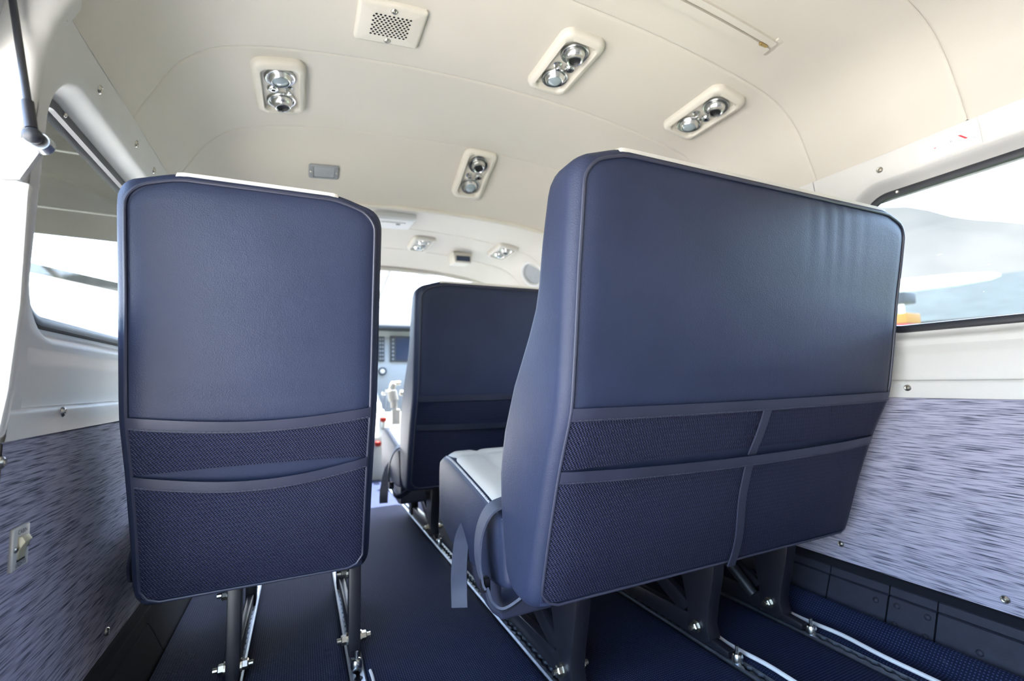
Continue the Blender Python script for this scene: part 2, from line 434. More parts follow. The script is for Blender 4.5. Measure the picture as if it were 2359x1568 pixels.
# side walls ---------------------------------------------------------------------------
WZ0, WZ1 = 1.158, 1.728     # seal outer edge
PX = 1.378                  # pane plane
def window_ring(ya, yb, grow, r, n=8):
    c = ((ya+yb)/2, (WZ0+WZ1)/2); w, h_ = (yb-ya)/2+grow, (WZ1-WZ0)/2+grow
    return [(c[0]+p[0], c[1]+p[1]) for p in rrect(w, h_, r+grow, n)]
def to_rect(p, y0, y1, z0, z1, c):
    d = (p[0]-c[0], p[1]-c[1]); k_ = min((y1-c[0])/d[0] if d[0] > 1e-9 else (y0-c[0])/d[0] if d[0] < -1e-9 else 1e9,
                                        (z1-c[1])/d[1] if d[1] > 1e-9 else (z0-c[1])/d[1] if d[1] < -1e-9 else 1e9)
    return (c[0]+d[0]*k_, c[1]+d[1]*k_)
wn = [0]
def side_wall(side, name, label, segs, fab, mat_pane):
    s = side
    wall = thing(name, label, 'wall', (s*1.345, (segs[0][0]+segs[-1][1])/2, 0), kind='structure')
    for y0, y1, win in segs:
        z0, z1 = 1.10, 1.86
        y0_, y1_ = y0+.0015, y1-.0015
        if win:
            ya, yb = win; c = ((ya+yb)/2, (WZ0+WZ1)/2)
            rings2 = [(window_ring(ya, yb, g, .10, 10), dx) for g, dx in ((.040, .0), (.034, .003), (.026, .012), (.018, .026), (.008, .042), (.0, .056))]
            r0 = rings2[0][0]
            out = [to_rect(p, y0_, y1_, z0, z1, c) for p in r0]
            # snap the nearest ring point to each corner
            for cy, cz in ((y0_, z0), (y0_, z1), (y1_, z0), (y1_, z1)):
                i = min(range(len(out)), key=lambda q: (out[q][0]-cy)**2+(out[q][1]-cz)**2); out[i] = (cy, cz)
            rings = []
            for t in (0, .35, .7): rings.append([(s*wall_prof(lerp(a[1], b_[1], t)), lerp(a[0], b_[0], t), lerp(a[1], b_[1], t)) for a, b_ in zip(out, r0)])
            for rg, dx in rings2: rings.append([(s*min(PX-.004, wall_prof(p[1])+dx*1.2), p[0], p[1]) for p in rg])
            g = loft(rings, cap=False)
            mk('window_surround', g, 'trim_white', wall, angle=60)
            # window: seal and pane
            wn[0] += 1
            wdw = thing('window_%d' % wn[0], ['rounded side window beside the single seat on the left', 'large bright side window at the right edge with black rubber seal', 'side window hidden behind the foreground double seat'][wn[0]-1], 'window', (s*PX, c[0], WZ0), kind='structure')
            rr = [(window_ring(ya, yb, g_, .10, 10), dx) for g_, dx in ((.004, .003), (-.002, -.008), (-.012, -.010), (-.024, -.006), (-.027, .006))]
            seal = loft([[(s*(PX-.008+dx), p[0], p[1]) for p in rg] for rg, dx in rr], cap=False)
            mk('seal', seal, 'rubber', wdw)
            pr = window_ring(ya, yb, -.018, .10, 10)
            mk('pane', ([(s*PX, p[0], p[1]) for p in pr], [tuple(range(len(pr)))]), mat_pane, wdw, smooth=False)
            for sy in (.1, .9):
                for zz in (WZ1-.012,):
                    inst('screw', screw_small, wdw, (s*(PX-.019), lerp(ya+.06, yb-.06, sy), zz), (-s, 0, -.2))
        else:
            zs = list(np.linspace(z0, z1, 10))
            mk('side_panel', grid(lambda y, z: (s*wall_prof(z), y, z), [y0_, (y0+y1)/2, y1_], zs), 'trim_white', wall)
    Y0, Y1 = segs[0][0], segs[-1][1]
    # recess under the windows, arm rail, fabric panel
    zr = [(1.10, 0), (1.092, .004), (1.075, .022), (1.06, .030), (1.0, .032), (.972, .030), (.966, .026)]
    yy0 = Y0 if side > 0 else Y0+.062
    mk('recess_panel', grid(lambda y, i: (s*(wall_prof(zr[i][0])+zr[i][1]*.55), y, zr[i][0]), [yy0, lerp(yy0, Y1, .5), Y1], list(range(len(zr)))), 'trim_white', wall)
    if side < 0:
        mk('post_trim', grid(lambda y, z: (s*wall_prof(z)+.001, y, z), [Y0, Y0+.03, Y0+.059, Y0+.062, Y0+.065], [.9, .95, 1.0, 1.05, 1.102]), 'trim_white', wall)
        mk('post_edge', grid(lambda d, z: (s*(wall_prof(z)+d), Y0+.063, z), [0, .03], [.95, 1.0, 1.1]), 'trim_white', wall)
    rp = [(.966, .028), (.968, .006), (.964, -.006), (.955, -.010), (.915, -.010), (.902, -.008), (.900, .004)]
    mk('arm_rail', grid(lambda y, i: (s*(wall_prof(rp[i][0])+rp[i][1]), y, rp[i][0]), [Y0, lerp(Y0, Y1, .5), Y1], list(range(len(rp)))), 'trim_white', wall, angle=50)
    for a, b_ in fab:
        zs = [.195, .2, .21, .3, .45, .6, .75, .88, .897, .902]
        mk('fabric_panel', grid(lambda y, z: (s*(wall_prof(z)-.004+(.006 if z in (.195, .902) else 0)), y, z), list(np.linspace(a+.001, b_-.001, 8)), zs), 'wall_fabric', wall)
    return wall
sg = lathe([(.0065, -.003), (.0065, .001), (.004, .003), (0, .003)], 10)
screw_small = data('screw', np.array(sg[0])*S, sg[1], 'bolt_steel')

DOOR_Y = 1.29
wall_left = side_wall(-1, 'wall_left', 'left cabin side with white window trim above dark streaked cloth', [(DOOR_Y, 2.405, (1.372, 2.27)), (2.405, 3.55, None)], [(DOOR_Y+.004, 3.55)], 'pane_clear')
wall_right = side_wall(1, 'wall_right', 'right cabin side with white window trim above grey streaked cloth', [(-1.4, .10, None), (.10, 1.25, (.26, 1.105)), (1.25, 2.405, (1.42, 2.26)), (2.405, 3.55, None)], [(-1.4, 3.55)], 'pane_dusty')
# outer skin below and between the openings (no light leaks): boxes outside of the trim
def skin_side(side, Y0, wins, wall):
    def quad(y0, y1, z0, z1): return [(side*1.405, y0, z0), (side*1.405, y1, z0), (side*1.405, y1, z1), (side*1.405, y0, z1)], [(0, 1, 2, 3)]
    gs = [quad(Y0, 3.55, -.1, 1.13), quad(Y0, 3.55, 1.74, 1.97)]; ys = [Y0]
    for a, b_ in wins: ys += [a-.02, b_+.02]
    ys.append(3.55)
    for a, b_ in zip(ys[::2], ys[1::2]): gs.append(quad(a, b_, 1.13, 1.74))
    mk('outer_skin', join(*gs), 'exterior_paint', wall)
skin_side(-1, DOOR_Y, [(1.372, 2.27)], wall_left)
skin_side(1, -1.4, [(.26, 1.105), (1.42, 2.26)], wall_right)
# screws on the trim
for u, v in ((145, 42), (235, 208), (318, 332), (358, 393)):
    r = ray(u, v); t = (wall_prof(1.83)-.79)/-r[0]; p = CAM+r*t
    inst('screw', screw_me, wall_left, (-wall_prof(min(p[2], 1.85)), p[1], min(p[2], 1.85)), (1, 0, -.25))
for u, v in ((17, 924), (147, 948), (8, 1065), (242, 1455)):
    p = at_x(u, v, -1.333); inst('screw', screw_me, wall_left, (-wall_prof(p[2])+.010, p[1], p[2]), (1, 0, 0))
for u, v in ((2037, 394), (2090, 893), (1938, 1252), (2317, 1380)):
    p = at_x(u, v, 1.333); inst('screw', screw_me, wall_right, (wall_prof(p[2])-.010*(p[2] < 1), p[1], p[2]), (-1, 0, 0))

# right rear part of the cargo door frame (behind the camera), rear wall, nose
mk('wall_rear', grid(lambda x, z: (x, -1.4, z), list(np.linspace(-1.4, 1.4, 3)), [-.1, 2.43]), 'trim_white', None, label='plain white rear bulkhead behind the camera', cat='wall', kind='structure')
mk('wall_left_rear', grid(lambda y, z: (-wall_prof(z), y, z), [-1.4, -.78], list(np.linspace(0, 1.86, 8))), 'trim_white', None, label='left cabin side aft of the cargo door', cat='wall', kind='structure')

# floor ---------------------------------------------------------------------------------
TR = [-.985, -.60, 0., .604, 1.005]; TW = .026
floor = thing('floor', 'navy ribbed carpet strips laid between the metal seat tracks', 'floor', (0, 1.5, 0), kind='structure')
edges = [-1.235]+TR+[1.215]
for i in range(6):
    a = edges[i]+(TW if i else 0); b_ = edges[i+1]-(TW if i < 5 else 0)
    rise = .05 if i == 5 else (.03 if i == 0 else 0)
    def cp(x, y, a=a, b_=b_, i=i):
        d = min(x-a, b_-x); z = .012-.012*max(0, 1-d/.02)**2 if 0 < i < 5 else .012*min(1, (x-a if i == 5 else b_-x)/.02)
        if i == 5: z += .055*sstep(.5, 1, (x-a)/(b_-a))
        if i == 0: z += .03*sstep(.5, 1, (b_-x)/(b_-a))
        z += .0025*math.sin(y*7+x*5)*min(1, d/.05)
        return (x, y, z)
    xs = [a, a+.006, a+.02]+list(np.linspace(a+.05, b_-.05, 6))+[b_-.02, b_-.006, b_]
    mk('carpet_strip', grid(cp, xs, list(np.linspace(-1.4, 5.9, 60))), 'carpet', floor)
mk('subfloor', bbox(-1.4, 1.4, -1.4, 6, -.06, -.022), 'black_metal', floor)

# seat tracks: rail with a scalloped slot
def track(x, y0, y1):
    pitch = .0423; rh = .0145; rs = .0065; gs = []
    n = int((y1-y0)/pitch)
    ys = []; hw = []
    for i in range(n):
        for q in (0, .14, .26, .33, .42, .5, .58, .67, .74, .86):
            y = (q-.5)*pitch; dd = rh*rh-y*y
            ys.append(y0+(i+q)*pitch); hw.append(max(rs, math.sqrt(dd) if dd > 0 else 0))
    for s in (-1, 1):
        top = []; V = []; Fc = []
        for y, h_ in zip(ys, hw):
            V += [(x+s*h_, y, .002), (x+s*h_, y, .012), (x+s*.020, y, .012), (x+s*TW, y, .007), (x+s*TW, y, -.02)]
        m = len(ys)
        for i in range(m-1):
            for k_ in range(4):
                a = i*5+k_; Fc.append((a, a+1, a+6, a+5))
        gs.append((V, Fc))
    return join(*gs), ([(x-TW, y0, -.012), (x+TW, y0, -.012), (x+TW, y1, -.012), (x-TW, y1, -.012)], [(0, 1, 2, 3)])
tnames = ['outer seat track on the left under the single seat', 'seat track right of the single seat beside the aisle', 'seat track along the middle of the floor by the double seat edge',
          'seat track under the middle of the double seat', 'seat track nearest the right cabin wall']
for x, nm in zip(TR, tnames):
    t = thing('seat_track', 'aluminium '+nm, 'seat track', (x, 1.5, 0), 'floor seat tracks')
    g, g2 = track(x, -1.0, 5.4)
    mk('rail', g, 'aluminium_dull', t, angle=35); mk('slot_floor', g2, 'aluminium', t)
# white cords lying beside three of the tracks
for x, nm, y0, y1 in ((TR[1]+.042, 'aisle-side single seat track', -.3, 1.74), (TR[3]+.054, 'middle double seat track', -.3, 3.2), (TR[4]+.054, 'track nearest the right wall', -.3, 3.0)):
    pts = [(x+.006*math.sin(y*9+x*20)+.004*math.sin(y*23), y, .024+.004*math.sin(y*13)) for y in np.linspace(y0, y1, 90)]
    mk('edge_cord', tube(pts, .0075 if x > 0 else .005, 8), 'white_cord', None, label='thin white cord lying along the '+nm, cat='cord', group='white cords by the tracks')

# kick panels between carpet and side wall
def kick(side, name, label, y0):
    s = side
    t = thing(name, label, 'trim', (s*1.3, 1.5, 0), kind='structure')
    prof = [(1.335, .205), (1.318, .200), (1.312, .172)]
    mk('channel_strip', grid(lambda y, i: (s*prof[i][0], y, prof[i][1]), [y0, 3.6], [0, 1, 2]), 'kick_strip_and_shade', t)
    mk('backing', grid(lambda y, i: (s*(1.335, 1.312, 1.242)[i], y, (.19, .13, -.02)[i]), [y0, 3.6], [0, 1, 2]), 'kick_strip_and_shade', t)
    cuts = [y0, .95, 1.10, 1.32, 3.6] if side > 0 else [y0, 2.2, 3.6]
    for a, b_ in zip(cuts[:-1], cuts[1:]):
        p1 = [(1.316, .175), (1.306, .171), (1.297, .144), (1.303, .139)]
        mk('kick_panel', grid(lambda y, i: (s*p1[i][0], y, p1[i][1]), [a+.002, b_-.002], [0, 1, 2, 3]), 'kick' if s > 0 else 'kick_strip_and_shade', t)  # left panels take the near-black colour in place of shade
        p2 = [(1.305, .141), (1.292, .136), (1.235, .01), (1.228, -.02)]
        mk('kick_panel', grid(lambda y, i: (s*p2[i][0], y, p2[i][1]), [a+.003, b_-.003], [0, 1, 2, 3]), 'kick' if s > 0 else 'kick_strip_and_shade', t)
    for y, z in ((1.07, .115), (.975, .115), (1.07, .055), (.975, .055), (1.14, .11), (1.14, .05), (.83, .07)) if side > 0 else ():
        inst('rivet', rivet_me, t, (s*(1.235+.057*(z-.01)/.126-.001), y, z), (-s, 0, .3))
def kick_end():
    t = bpy.data.objects['trim_2']
    mk('kick_end', bbox(-1.42, -1.225, DOOR_Y-.012, DOOR_Y+.002, -.06, .215), 'kick_strip_and_shade', t)
kick(1, 'trim_1', 'dark riveted kick panel below the right wall cloth', -1.4)
kick(-1, 'trim_2', 'kick panel below the left wall cloth, its colour darkened for shade', DOOR_Y)
kick_end()

# --------------------------------------------------------------------------------------
# seats
# --------------------------------------------------------------------------------------
yr_ = smooth_fn([(.30, 1.235), (.37, 1.215), (.58, 1.15), (.76, 1.085), (.92, 1.012), (1.1, .982), (1.28, .955), (1.4, .932), (1.62, .895)], k=18)
yf_ = smooth_fn([(.30, 1.40), (.37, 1.42), (.456, 1.444), (.565, 1.456), (.69, 1.464), (.83, 1.424), (1.0, 1.328), (1.1, 1.244), (1.22, 1.165), (1.387, 1.125), (1.52, 1.08), (1.62, 1.04)], k=18)
def seat(xl, xr, dy, label, legs, kind, belt=True):
    t = thing('passenger_seat' if kind == 'single' else 'bench_seat', label, 'seat', ((xl+xr)/2, 1.45+dy, 0), 'passenger seats in the cabin')
    ZB, ZT = .335, 1.598
    wd_ = xr-xl
    def ztop(x):
        d = min(x-xl, xr-x); return ZT-.035*(1-sstep(0, .17, d))
    RX = .05
    def inset(x):
        d = min(x-xl, xr-x); return RX-math.sqrt(max(0, RX*RX-(RX-min(d, RX))**2))
    xs = [xl+d for d in (0, .002, .006, .012, .020, .030, .042, .055, .068, .085, .105, .125, .145, .165)]+list(np.linspace(xl+.19, xr-.19, 12))+[xr-d for d in (.165, .145, .125, .105, .085, .068, .055, .042, .030, .020, .012, .006, .002, 0)]
    K = 26
    def section(x, off=0.):
        s_ = inset(x)-off; zt, zb = ztop(x)-s_*.8, ZB+s_*.8
        us = (1-np.cos(np.linspace(0, math.pi, K)))/2
        RT = .036; RB = .05
        A = []; B = []
        for u in us:
            z = zb+(zt-zb)*u
            dt, db = zt-z, z-zb
            red = (RT-math.sqrt(max(0, RT*RT-(RT-min(dt, RT))**2)))+(RB-math.sqrt(max(0, RB*RB-(RB-min(db, RB))**2)))
            ya_, yb_ = yr_(z)+s_+red, yf_(z)-s_-red*1.2
            if yb_ < ya_+.006: ya_, yb_ = (ya_+yb_)/2-.003, (ya_+yb_)/2+.003
            A.append((ya_, z)); B.append((yb_, z))
        return A+B[::-1]
    rings = [[(x, y+dy, z) for y, z in section(x)] for x in xs]
    bg_ = loft(rings, cap=False); n_ = 2*K; last = (len(rings)-1)*n_
    for k_ in range(K-1):
        bg_[1].append((k_, k_+1, n_-2-k_, n_-1-k_)); bg_[1].append((last+k_, last+k_+1, last+n_-2-k_, last+n_-1-k_))
    mk('backrest', bg_, 'leather', t, angle=60)
    # rear leather panel with a few pull folds near the top edge
    xa, xb = xl+.028, xr-.028
    folds = [(lerp(xl, xr, q), a_) for q, a_ in ((.60, .5), (.655, 1.), (.70, .9), (.745, .6), (.80, .4))] if kind != 'single' else [(lerp(xl, xr, .1), .3)]
    def rear(x, z, off):
        e = min(x-xa, xb-x); tz = ztop(x)-.028-z
        y = yr_(z)-off+.0125*max(0, 1-e/.05)**2+.011*max(0, 1-tz/.05)**2
        if z > 1.0:
            for fx, fa in folds:
                y += .0035*fa*math.exp(-((x-fx-(1.55-z)*.05)/.013)**2)*sstep(1.22, 1.5, z)
            y -= .010*math.sin(math.pi*min(1, max(0, (x-xa)/(xb-xa))))*math.sin(math.pi*min(1, max(0, (z-.9)/.7)))
        return (x, y+dy, z)
    def zp(x):
        e = max(0., min(x-xa, xb-x)); q = .05-min(e, .05); return ztop(x)-.030-(.05-math.sqrt(max(0, .05**2-q*q)))
    ux = [xa, xa+.002, xa+.006, xa+.015, xa+.03, xa+.05]+list(np.linspace(xa+.08, xb-.08, 70 if kind != 'single' else 24))+[xb-.05, xb-.03, xb-.015, xb-.006, xb-.002, xb]
    uz = [0, .004, .012, .022]+list(np.linspace(.035, .93, 40))+[.955, .975, .99, 1]
    bp = mk('back_panel', grid(lambda x, q: rear(x, lerp(.36, zp(x), q), .007), ux, uz), 'leather', t, angle=60)
    # piping round the rear panel
    ce = [.0008, .004, .010, .018, .028, .038, .05]
    top = [(xa+e, zp(xa+e)+.001) for e in ce]+[(x, zp(x)+.001) for x in np.linspace(xa+.07, xb-.07, 30)]+[(xb-e, zp(xb-e)+.001) for e in ce[::-1]]
    zc_ = zp(xa)-.012
    per = [(xa, z) for z in np.linspace(.40, zc_, 30)]+top+[(xb, z) for z in np.linspace(zc_, .40, 30)]
    bot = [(xb-.02, .372)]+[(x, .362) for x in np.linspace(xb-.05, xa+.05, 20)]+[(xa+.02, .372)]
    pl = [rear(x, z, .012) for x, z in per+bot]
    mk('piping', tube(pl, .0046, 8, closed=True), 'leather_band', t)
    # cream insert on the front, folding over the top
    n = 2*K; i0, i1 = K-6, 2*K-5
    cr = []
    xi = [xl+.135, xl+.14, xl+.155]+list(np.linspace(xl+.2, xr-.2, 10))+[xr-.155, xr-.14, xr-.135]
    for x in xi:
        o_ = -.002 if x in (xi[0], xi[-1]) else .004
        sc_ = section(x, o_); sb_ = section(x, -.003); sl = sc_[K-3:2*K-5]; sl[0] = sb_[K-3]; cr.append([(x, y+dy, z) for y, z in sl])
    nn = len(cr[0])
    V = [p for r in cr for p in r]; Fc = [(j*nn+i, j*nn+i+1, (j+1)*nn+i+1, (j+1)*nn+i) for j in range(len(cr)-1) for i in range(nn-1)]
    mk('cream_insert', (V, Fc), 'cream_leather', t, angle=60, label='cream leather face of the backrest')
    # mesh pockets and their leather bands
    def sag(x, zmid, amt): q = (x-xa)/(xb-xa); return zmid-amt*math.sin(math.pi*q)
    s1, s2 = (.026, .040) if kind == 'single' else (.004, .016)
    b1 = lambda x: sag(x, .926, s1)
    b2 = lambda x: sag(x, .757, s2)
    px_ = list(np.linspace(xa+.001, xb-.001, 40))
    def patch(zl, zh, off, nz=14, bulge=0.):
        def fn(x, q):
            z = lerp(zl(x), zh(x), q)
            e = min(x-xa, xb-x); bb = bulge*math.sin(math.pi*q)*sstep(0, .15, e)
            p = rear(x, z, off+bb); return p
        return grid(fn, px_, list(np.linspace(0, 1, nz)))
    mk('upper_mesh_pocket', patch(lambda x: b2(x)+(.046 if kind == 'single' else .022)*math.sin(math.pi*(x-xa)/(xb-xa))+.004, lambda x: b1(x)-.03, .013), 'mesh_cloth', t)
    mk('lower_mesh_pocket', patch(lambda x: .372, lambda x: b2(x)-.03, .013, 20, .014), 'mesh_cloth', t)
    for f_, o_ in ((b1, .017), (b2, .019)):
        def band(x, k_, f_=f_, o_=o_):
            zz, oo = ((.001, -.004), (.001, .006), (-.016, .007), (-.033, .006), (-.034, -.004))[k_]
            e = sstep(0, .25, min(x-xa, xb-x)); z = f_(x)+zz
            return rear(x, z, o_-.004+oo*.6+(.014*e if f_ is b2 else .004*e))
        bd = mk('pocket_band', grid(band, px_, [0, 1, 2, 3, 4]), 'leather_band', t, angle=50)
        st = []
        for x in np.linspace(xa+.01, xb-.01, int((xb-xa)/.014)):
            e = sstep(0, .25, min(x-xa, xb-x)); p = np.array(rear(x, f_(x)-.029, o_+.0015+(.014*e if f_ is b2 else .004*e)))
            st.append(bbox(p[0]-.0045, p[0]+.0045, p[1]-.001, p[1]+.001, p[2]-.0008, p[2]+.0008))
        mk('stitching', join(*st), 'stitch_dim', bd, kind='stuff')
    if kind != 'single':
        xm = lerp(xl, xr, .5); 
        for (za, zb_, x0_, x1_, wob) in ((b1(xm)-.03, b2(xm)+.002, xm+.015, xm+.010, .0), (b2(xm)-.03, .345, xm+.012, xm+.025, .012)):
            pts = []
            for q in np.linspace(0, 1, 16):
                x = lerp(x0_, x1_, q)-wob*math.sin(q*5.5); p = rear(x, lerp(za, zb_, q), .019+.014*math.sin(math.pi*q)*(1 if wob else .3)); pts.append(p)
            mk('pocket_strap', ribbon(pts, (1, 0, 0), .034, .005), 'leather_band', t)
    # cushion with cream top
    cpoly = [(1.40, .40), (1.42, .535), (1.55, .575), (1.8, .625), (2.0, .66), (2.10, .665), (2.165, .645), (2.195, .60), (2.195, .38), (2.17, .355), (1.98, .30), (1.7, .30), (1.42, .33)]
    cp_ = [(float(p[0]), float(p[1])) for p in catmull(cpoly+cpoly[:1], 4)[:-1]]
    cy, cz = 1.8, .48
    rr = []
    xs2 = [xl, xl+.006, xl+.018, xl+.035]+list(np.linspace(xl+.08, xr-.08, 8))+[xr-.035, xr-.018, xr-.006, xr]
    for x in xs2:
        d = min(x-xl, xr-x); s_ = .03-math.sqrt(max(0, .03**2-(.03-min(d, .03))**2)); k_ = 1-s_/.25
        rr.append([(x, cy+(y-cy)*(1-s_/.4)+dy, cz+(z-cz)*k_) for y, z in cp_])
    cu = mk('cushion', loft(rr), 'leather', t, angle=60)
    topl = [(1.43, .540), (1.55, .575), (1.8, .625), (2.0, .66), (2.10, .665), (2.16, .645)]
    topc = [(float(p[0]), float(p[1])) for p in catmull(topl, 6)]
    bays = 1 if kind == 'single' else 2
    for bi in range(bays):
        a = lerp(xl, xr, bi/bays)+(.022 if bi == 0 else .003); b_ = lerp(xl, xr, (bi+1)/bays)-(.022 if bi == bays-1 else .003)
        def cush(x, i, a=a, b_=b_):
            y, z = topc[i]; q = (x-a)/(b_-a); e = min(q, 1-q)*(b_-a)
            puff = .022*(1-max(0, 1-e/.05)**2)
            for ln in (.20, .80): puff -= .008*math.exp(-((q-ln)/.025)**2)
            for ly in (2.02,): puff -= .010*math.exp(-((y-ly)/.02)**2)
            return (x, y+dy, z+puff-.004)
        mk('cushion_top', grid(cush, list(np.linspace(a, b_, 40)), list(range(len(topc)))), 'cream_leather', cu, angle=70, label='cream leather seat top with sewn channels')
    for x in (xl+.013, xr-.013):
        st = []
        for y in np.arange(1.45, 2.09, .0125):
            z = float(np.interp(y, [p[0] for p in topc], [p[1] for p in topc]))+.004
            st.append(bbox(x-.003, x+.003, y+dy-.0045, y+dy+.0045, z-.016, z-.003))
        mk('stitching', join(*st), 'stitch', cu, kind='stuff')
    # base shell under the cushion
    bpoly = [(1.47, .36), (1.47, .29), (1.62, .28), (2.02, .335), (2.06, .38)] if kind == 'single' else [(1.47, .36), (1.47, .215), (1.56, .20), (1.62, .205), (2.02, .335), (2.06, .38)]
    mk('base_shell', bev(extr([(y+dy, z) for y, z in bpoly], xl+.012, xr-.012), .012), 'black_metal' if kind == 'single' else 'leather_band', t)
    # legs
    for x in legs:
        hw = .028 if kind != 'single' else .021
        rear_leg = [(1.275, .345), (1.288, .27), (1.318, .15), (1.33, .085), (1.318, .04), (1.35, .018), (1.41, .018), (1.425, .06), (1.42, .12), (1.44, .22), (1.50, .345)]
        if kind == 'single': rear_leg = [(1.285, .36), (1.292, .08), (1.282, .02), (1.35, .02), (1.345, .08), (1.35, .36)]
        lg = mk('leg', bev(extr([(y+dy, z) for y, z in rear_leg], x-hw, x+hw), .004), 'black_metal', t)
        front_leg = [(1.93, .345), (1.90, .09), (1.90, .018), (1.985, .018), (1.985, .09), (2.01, .345)]
        mk('leg', bev(extr([(y+dy, z) for y, z in front_leg], x-hw, x+hw), .004), 'black_metal', t)
        mk('foot_rail', bev(extr([(y+dy, z) for y, z in [(1.36, .095), (1.90, .075), (1.95, .018), (1.36, .018)]], x-hw*.6, x+hw*.6), .004), 'black_metal', t)
        if kind != 'single':
            brace = [(1.42, .125), (1.47, .075), (1.93, .30), (1.90, .345)]
            mk('brace', bev(extr([(y+dy, z) for y, z in brace], x-hw*.5, x+hw*.5), .004), 'black_metal', t)
        # track shoe behind the foot with a plunger pin
        sh = mk('track_shoe', bev(extr([(1.25+dy, .036), (1.34+dy, .045), (1.40+dy, .045), (1.40+dy, .013), (1.25+dy, .013)], x-.017, x+.017), .004), 'black_metal', t)
        pin = lathe([(.019, .012), (.019, .030), (.015, .040), (.007, .043), (.006, .066), (0, .068)], 14)
        mk('plunger', ([(p[0]+x, p[1]+1.225+dy, p[2]) for p in pin[0]], pin[1]), 'chrome', sh)
        for sx in (-1, 1):
            inst('bolt', bolt_me, t, (x+sx*hw, (1.375 if kind != 'single' else 1.315)+dy, .07), (sx, 0, 0))
        inst('bolt', bolt_me, t, (x-hw, (1.34 if kind != 'single' else 1.33)+dy, .325), (-1, 0, 0))
        if kind == 'single': inst('bolt', bolt_me, t, (x-hw, 1.36+dy, .29), (-1, 0, 0))
    return t

SX0, SX1 = -.192, 1.275
seat_a = seat(-1.250, -.556, .57, 'narrow single seat with dark navy back and mesh pockets beside the left wall', (TR[0]+.0, TR[1]), 'single')
seat_b = seat(SX0, SX1, 0., 'wide double seat with navy back and divided mesh pockets in the right foreground', (TR[2]+.02, TR[3], TR[4]), 'double')
seat_c = seat(SX0-.01, SX1-.01, 1.66, 'shadowed double seat one row ahead, seen beyond the foreground double seat', (TR[2], TR[3], TR[4]), 'double')

# gas spring beside the far right leg of the near double seat
g = join(cyl((TR[4]-.085, 1.66, .30), (TR[4]-.05, 1.43, .085), .024, .020, 12))
mk('recline_strut', g, 'rubber', seat_b)
mk('strut_rod', cyl((TR[4]-.06, 1.95, .48), (TR[4]-.045, 1.72, .31), .012, .012, 10), 'aluminium_dull', seat_b)

# lap belts
def belts(t, xe, dy):
    loop = catmull([(xe+.05, 1.47+dy, .60), (xe-.012, 1.485+dy, .575), (xe-.045, 1.50+dy, .51), (xe-.060, 1.49+dy, .43), (xe-.056, 1.475+dy, .365), (xe-.046, 1.465+dy, .335)], 6)
    mk('belt_strap', ribbon(loop, (.15, .95, .1), .082, .007), 'belt_web', t)
    mk('belt_strap', ribbon(catmull([(xe-.044, 1.455+dy, .335), (xe-.036, 1.43+dy, .295), (xe-.005, 1.40+dy, .285), (xe+.06, 1.37+dy, .33), (xe+.10, 1.36+dy, .36)], 6), (.2, .7, -.5), .06, .008), 'belt_web', t)
    mk('belt_clip', bbox(xe-.064, xe-.032, 1.445+dy, 1.475+dy, .325, .37, .006), 'black_metal', t)
    tail = catmull([(xe+.03, 1.83+dy, .44), (xe-.012, 1.80+dy, .385), (xe-.045, 1.74+dy, .29), (xe-.058, 1.70+dy, .235), (xe-.062, 1.685+dy, .185)], 6)
    mk('belt_tail', ribbon(tail, (.75, -.65, 0), .062, .006), 'belt_web', t)
belts(seat_b, SX0, 0.)
belts(seat_c, SX0-.01, 1.66)
lb = catmull([(-1.24, 2.02, .60), (-1.275, 2.0, .55), (-1.285, 1.97, .45), (-1.27, 1.93, .38)], 6)
mk('belt_strap', ribbon(lb, (.1, 1, .2), .075, .007), 'belt_web', seat_a)

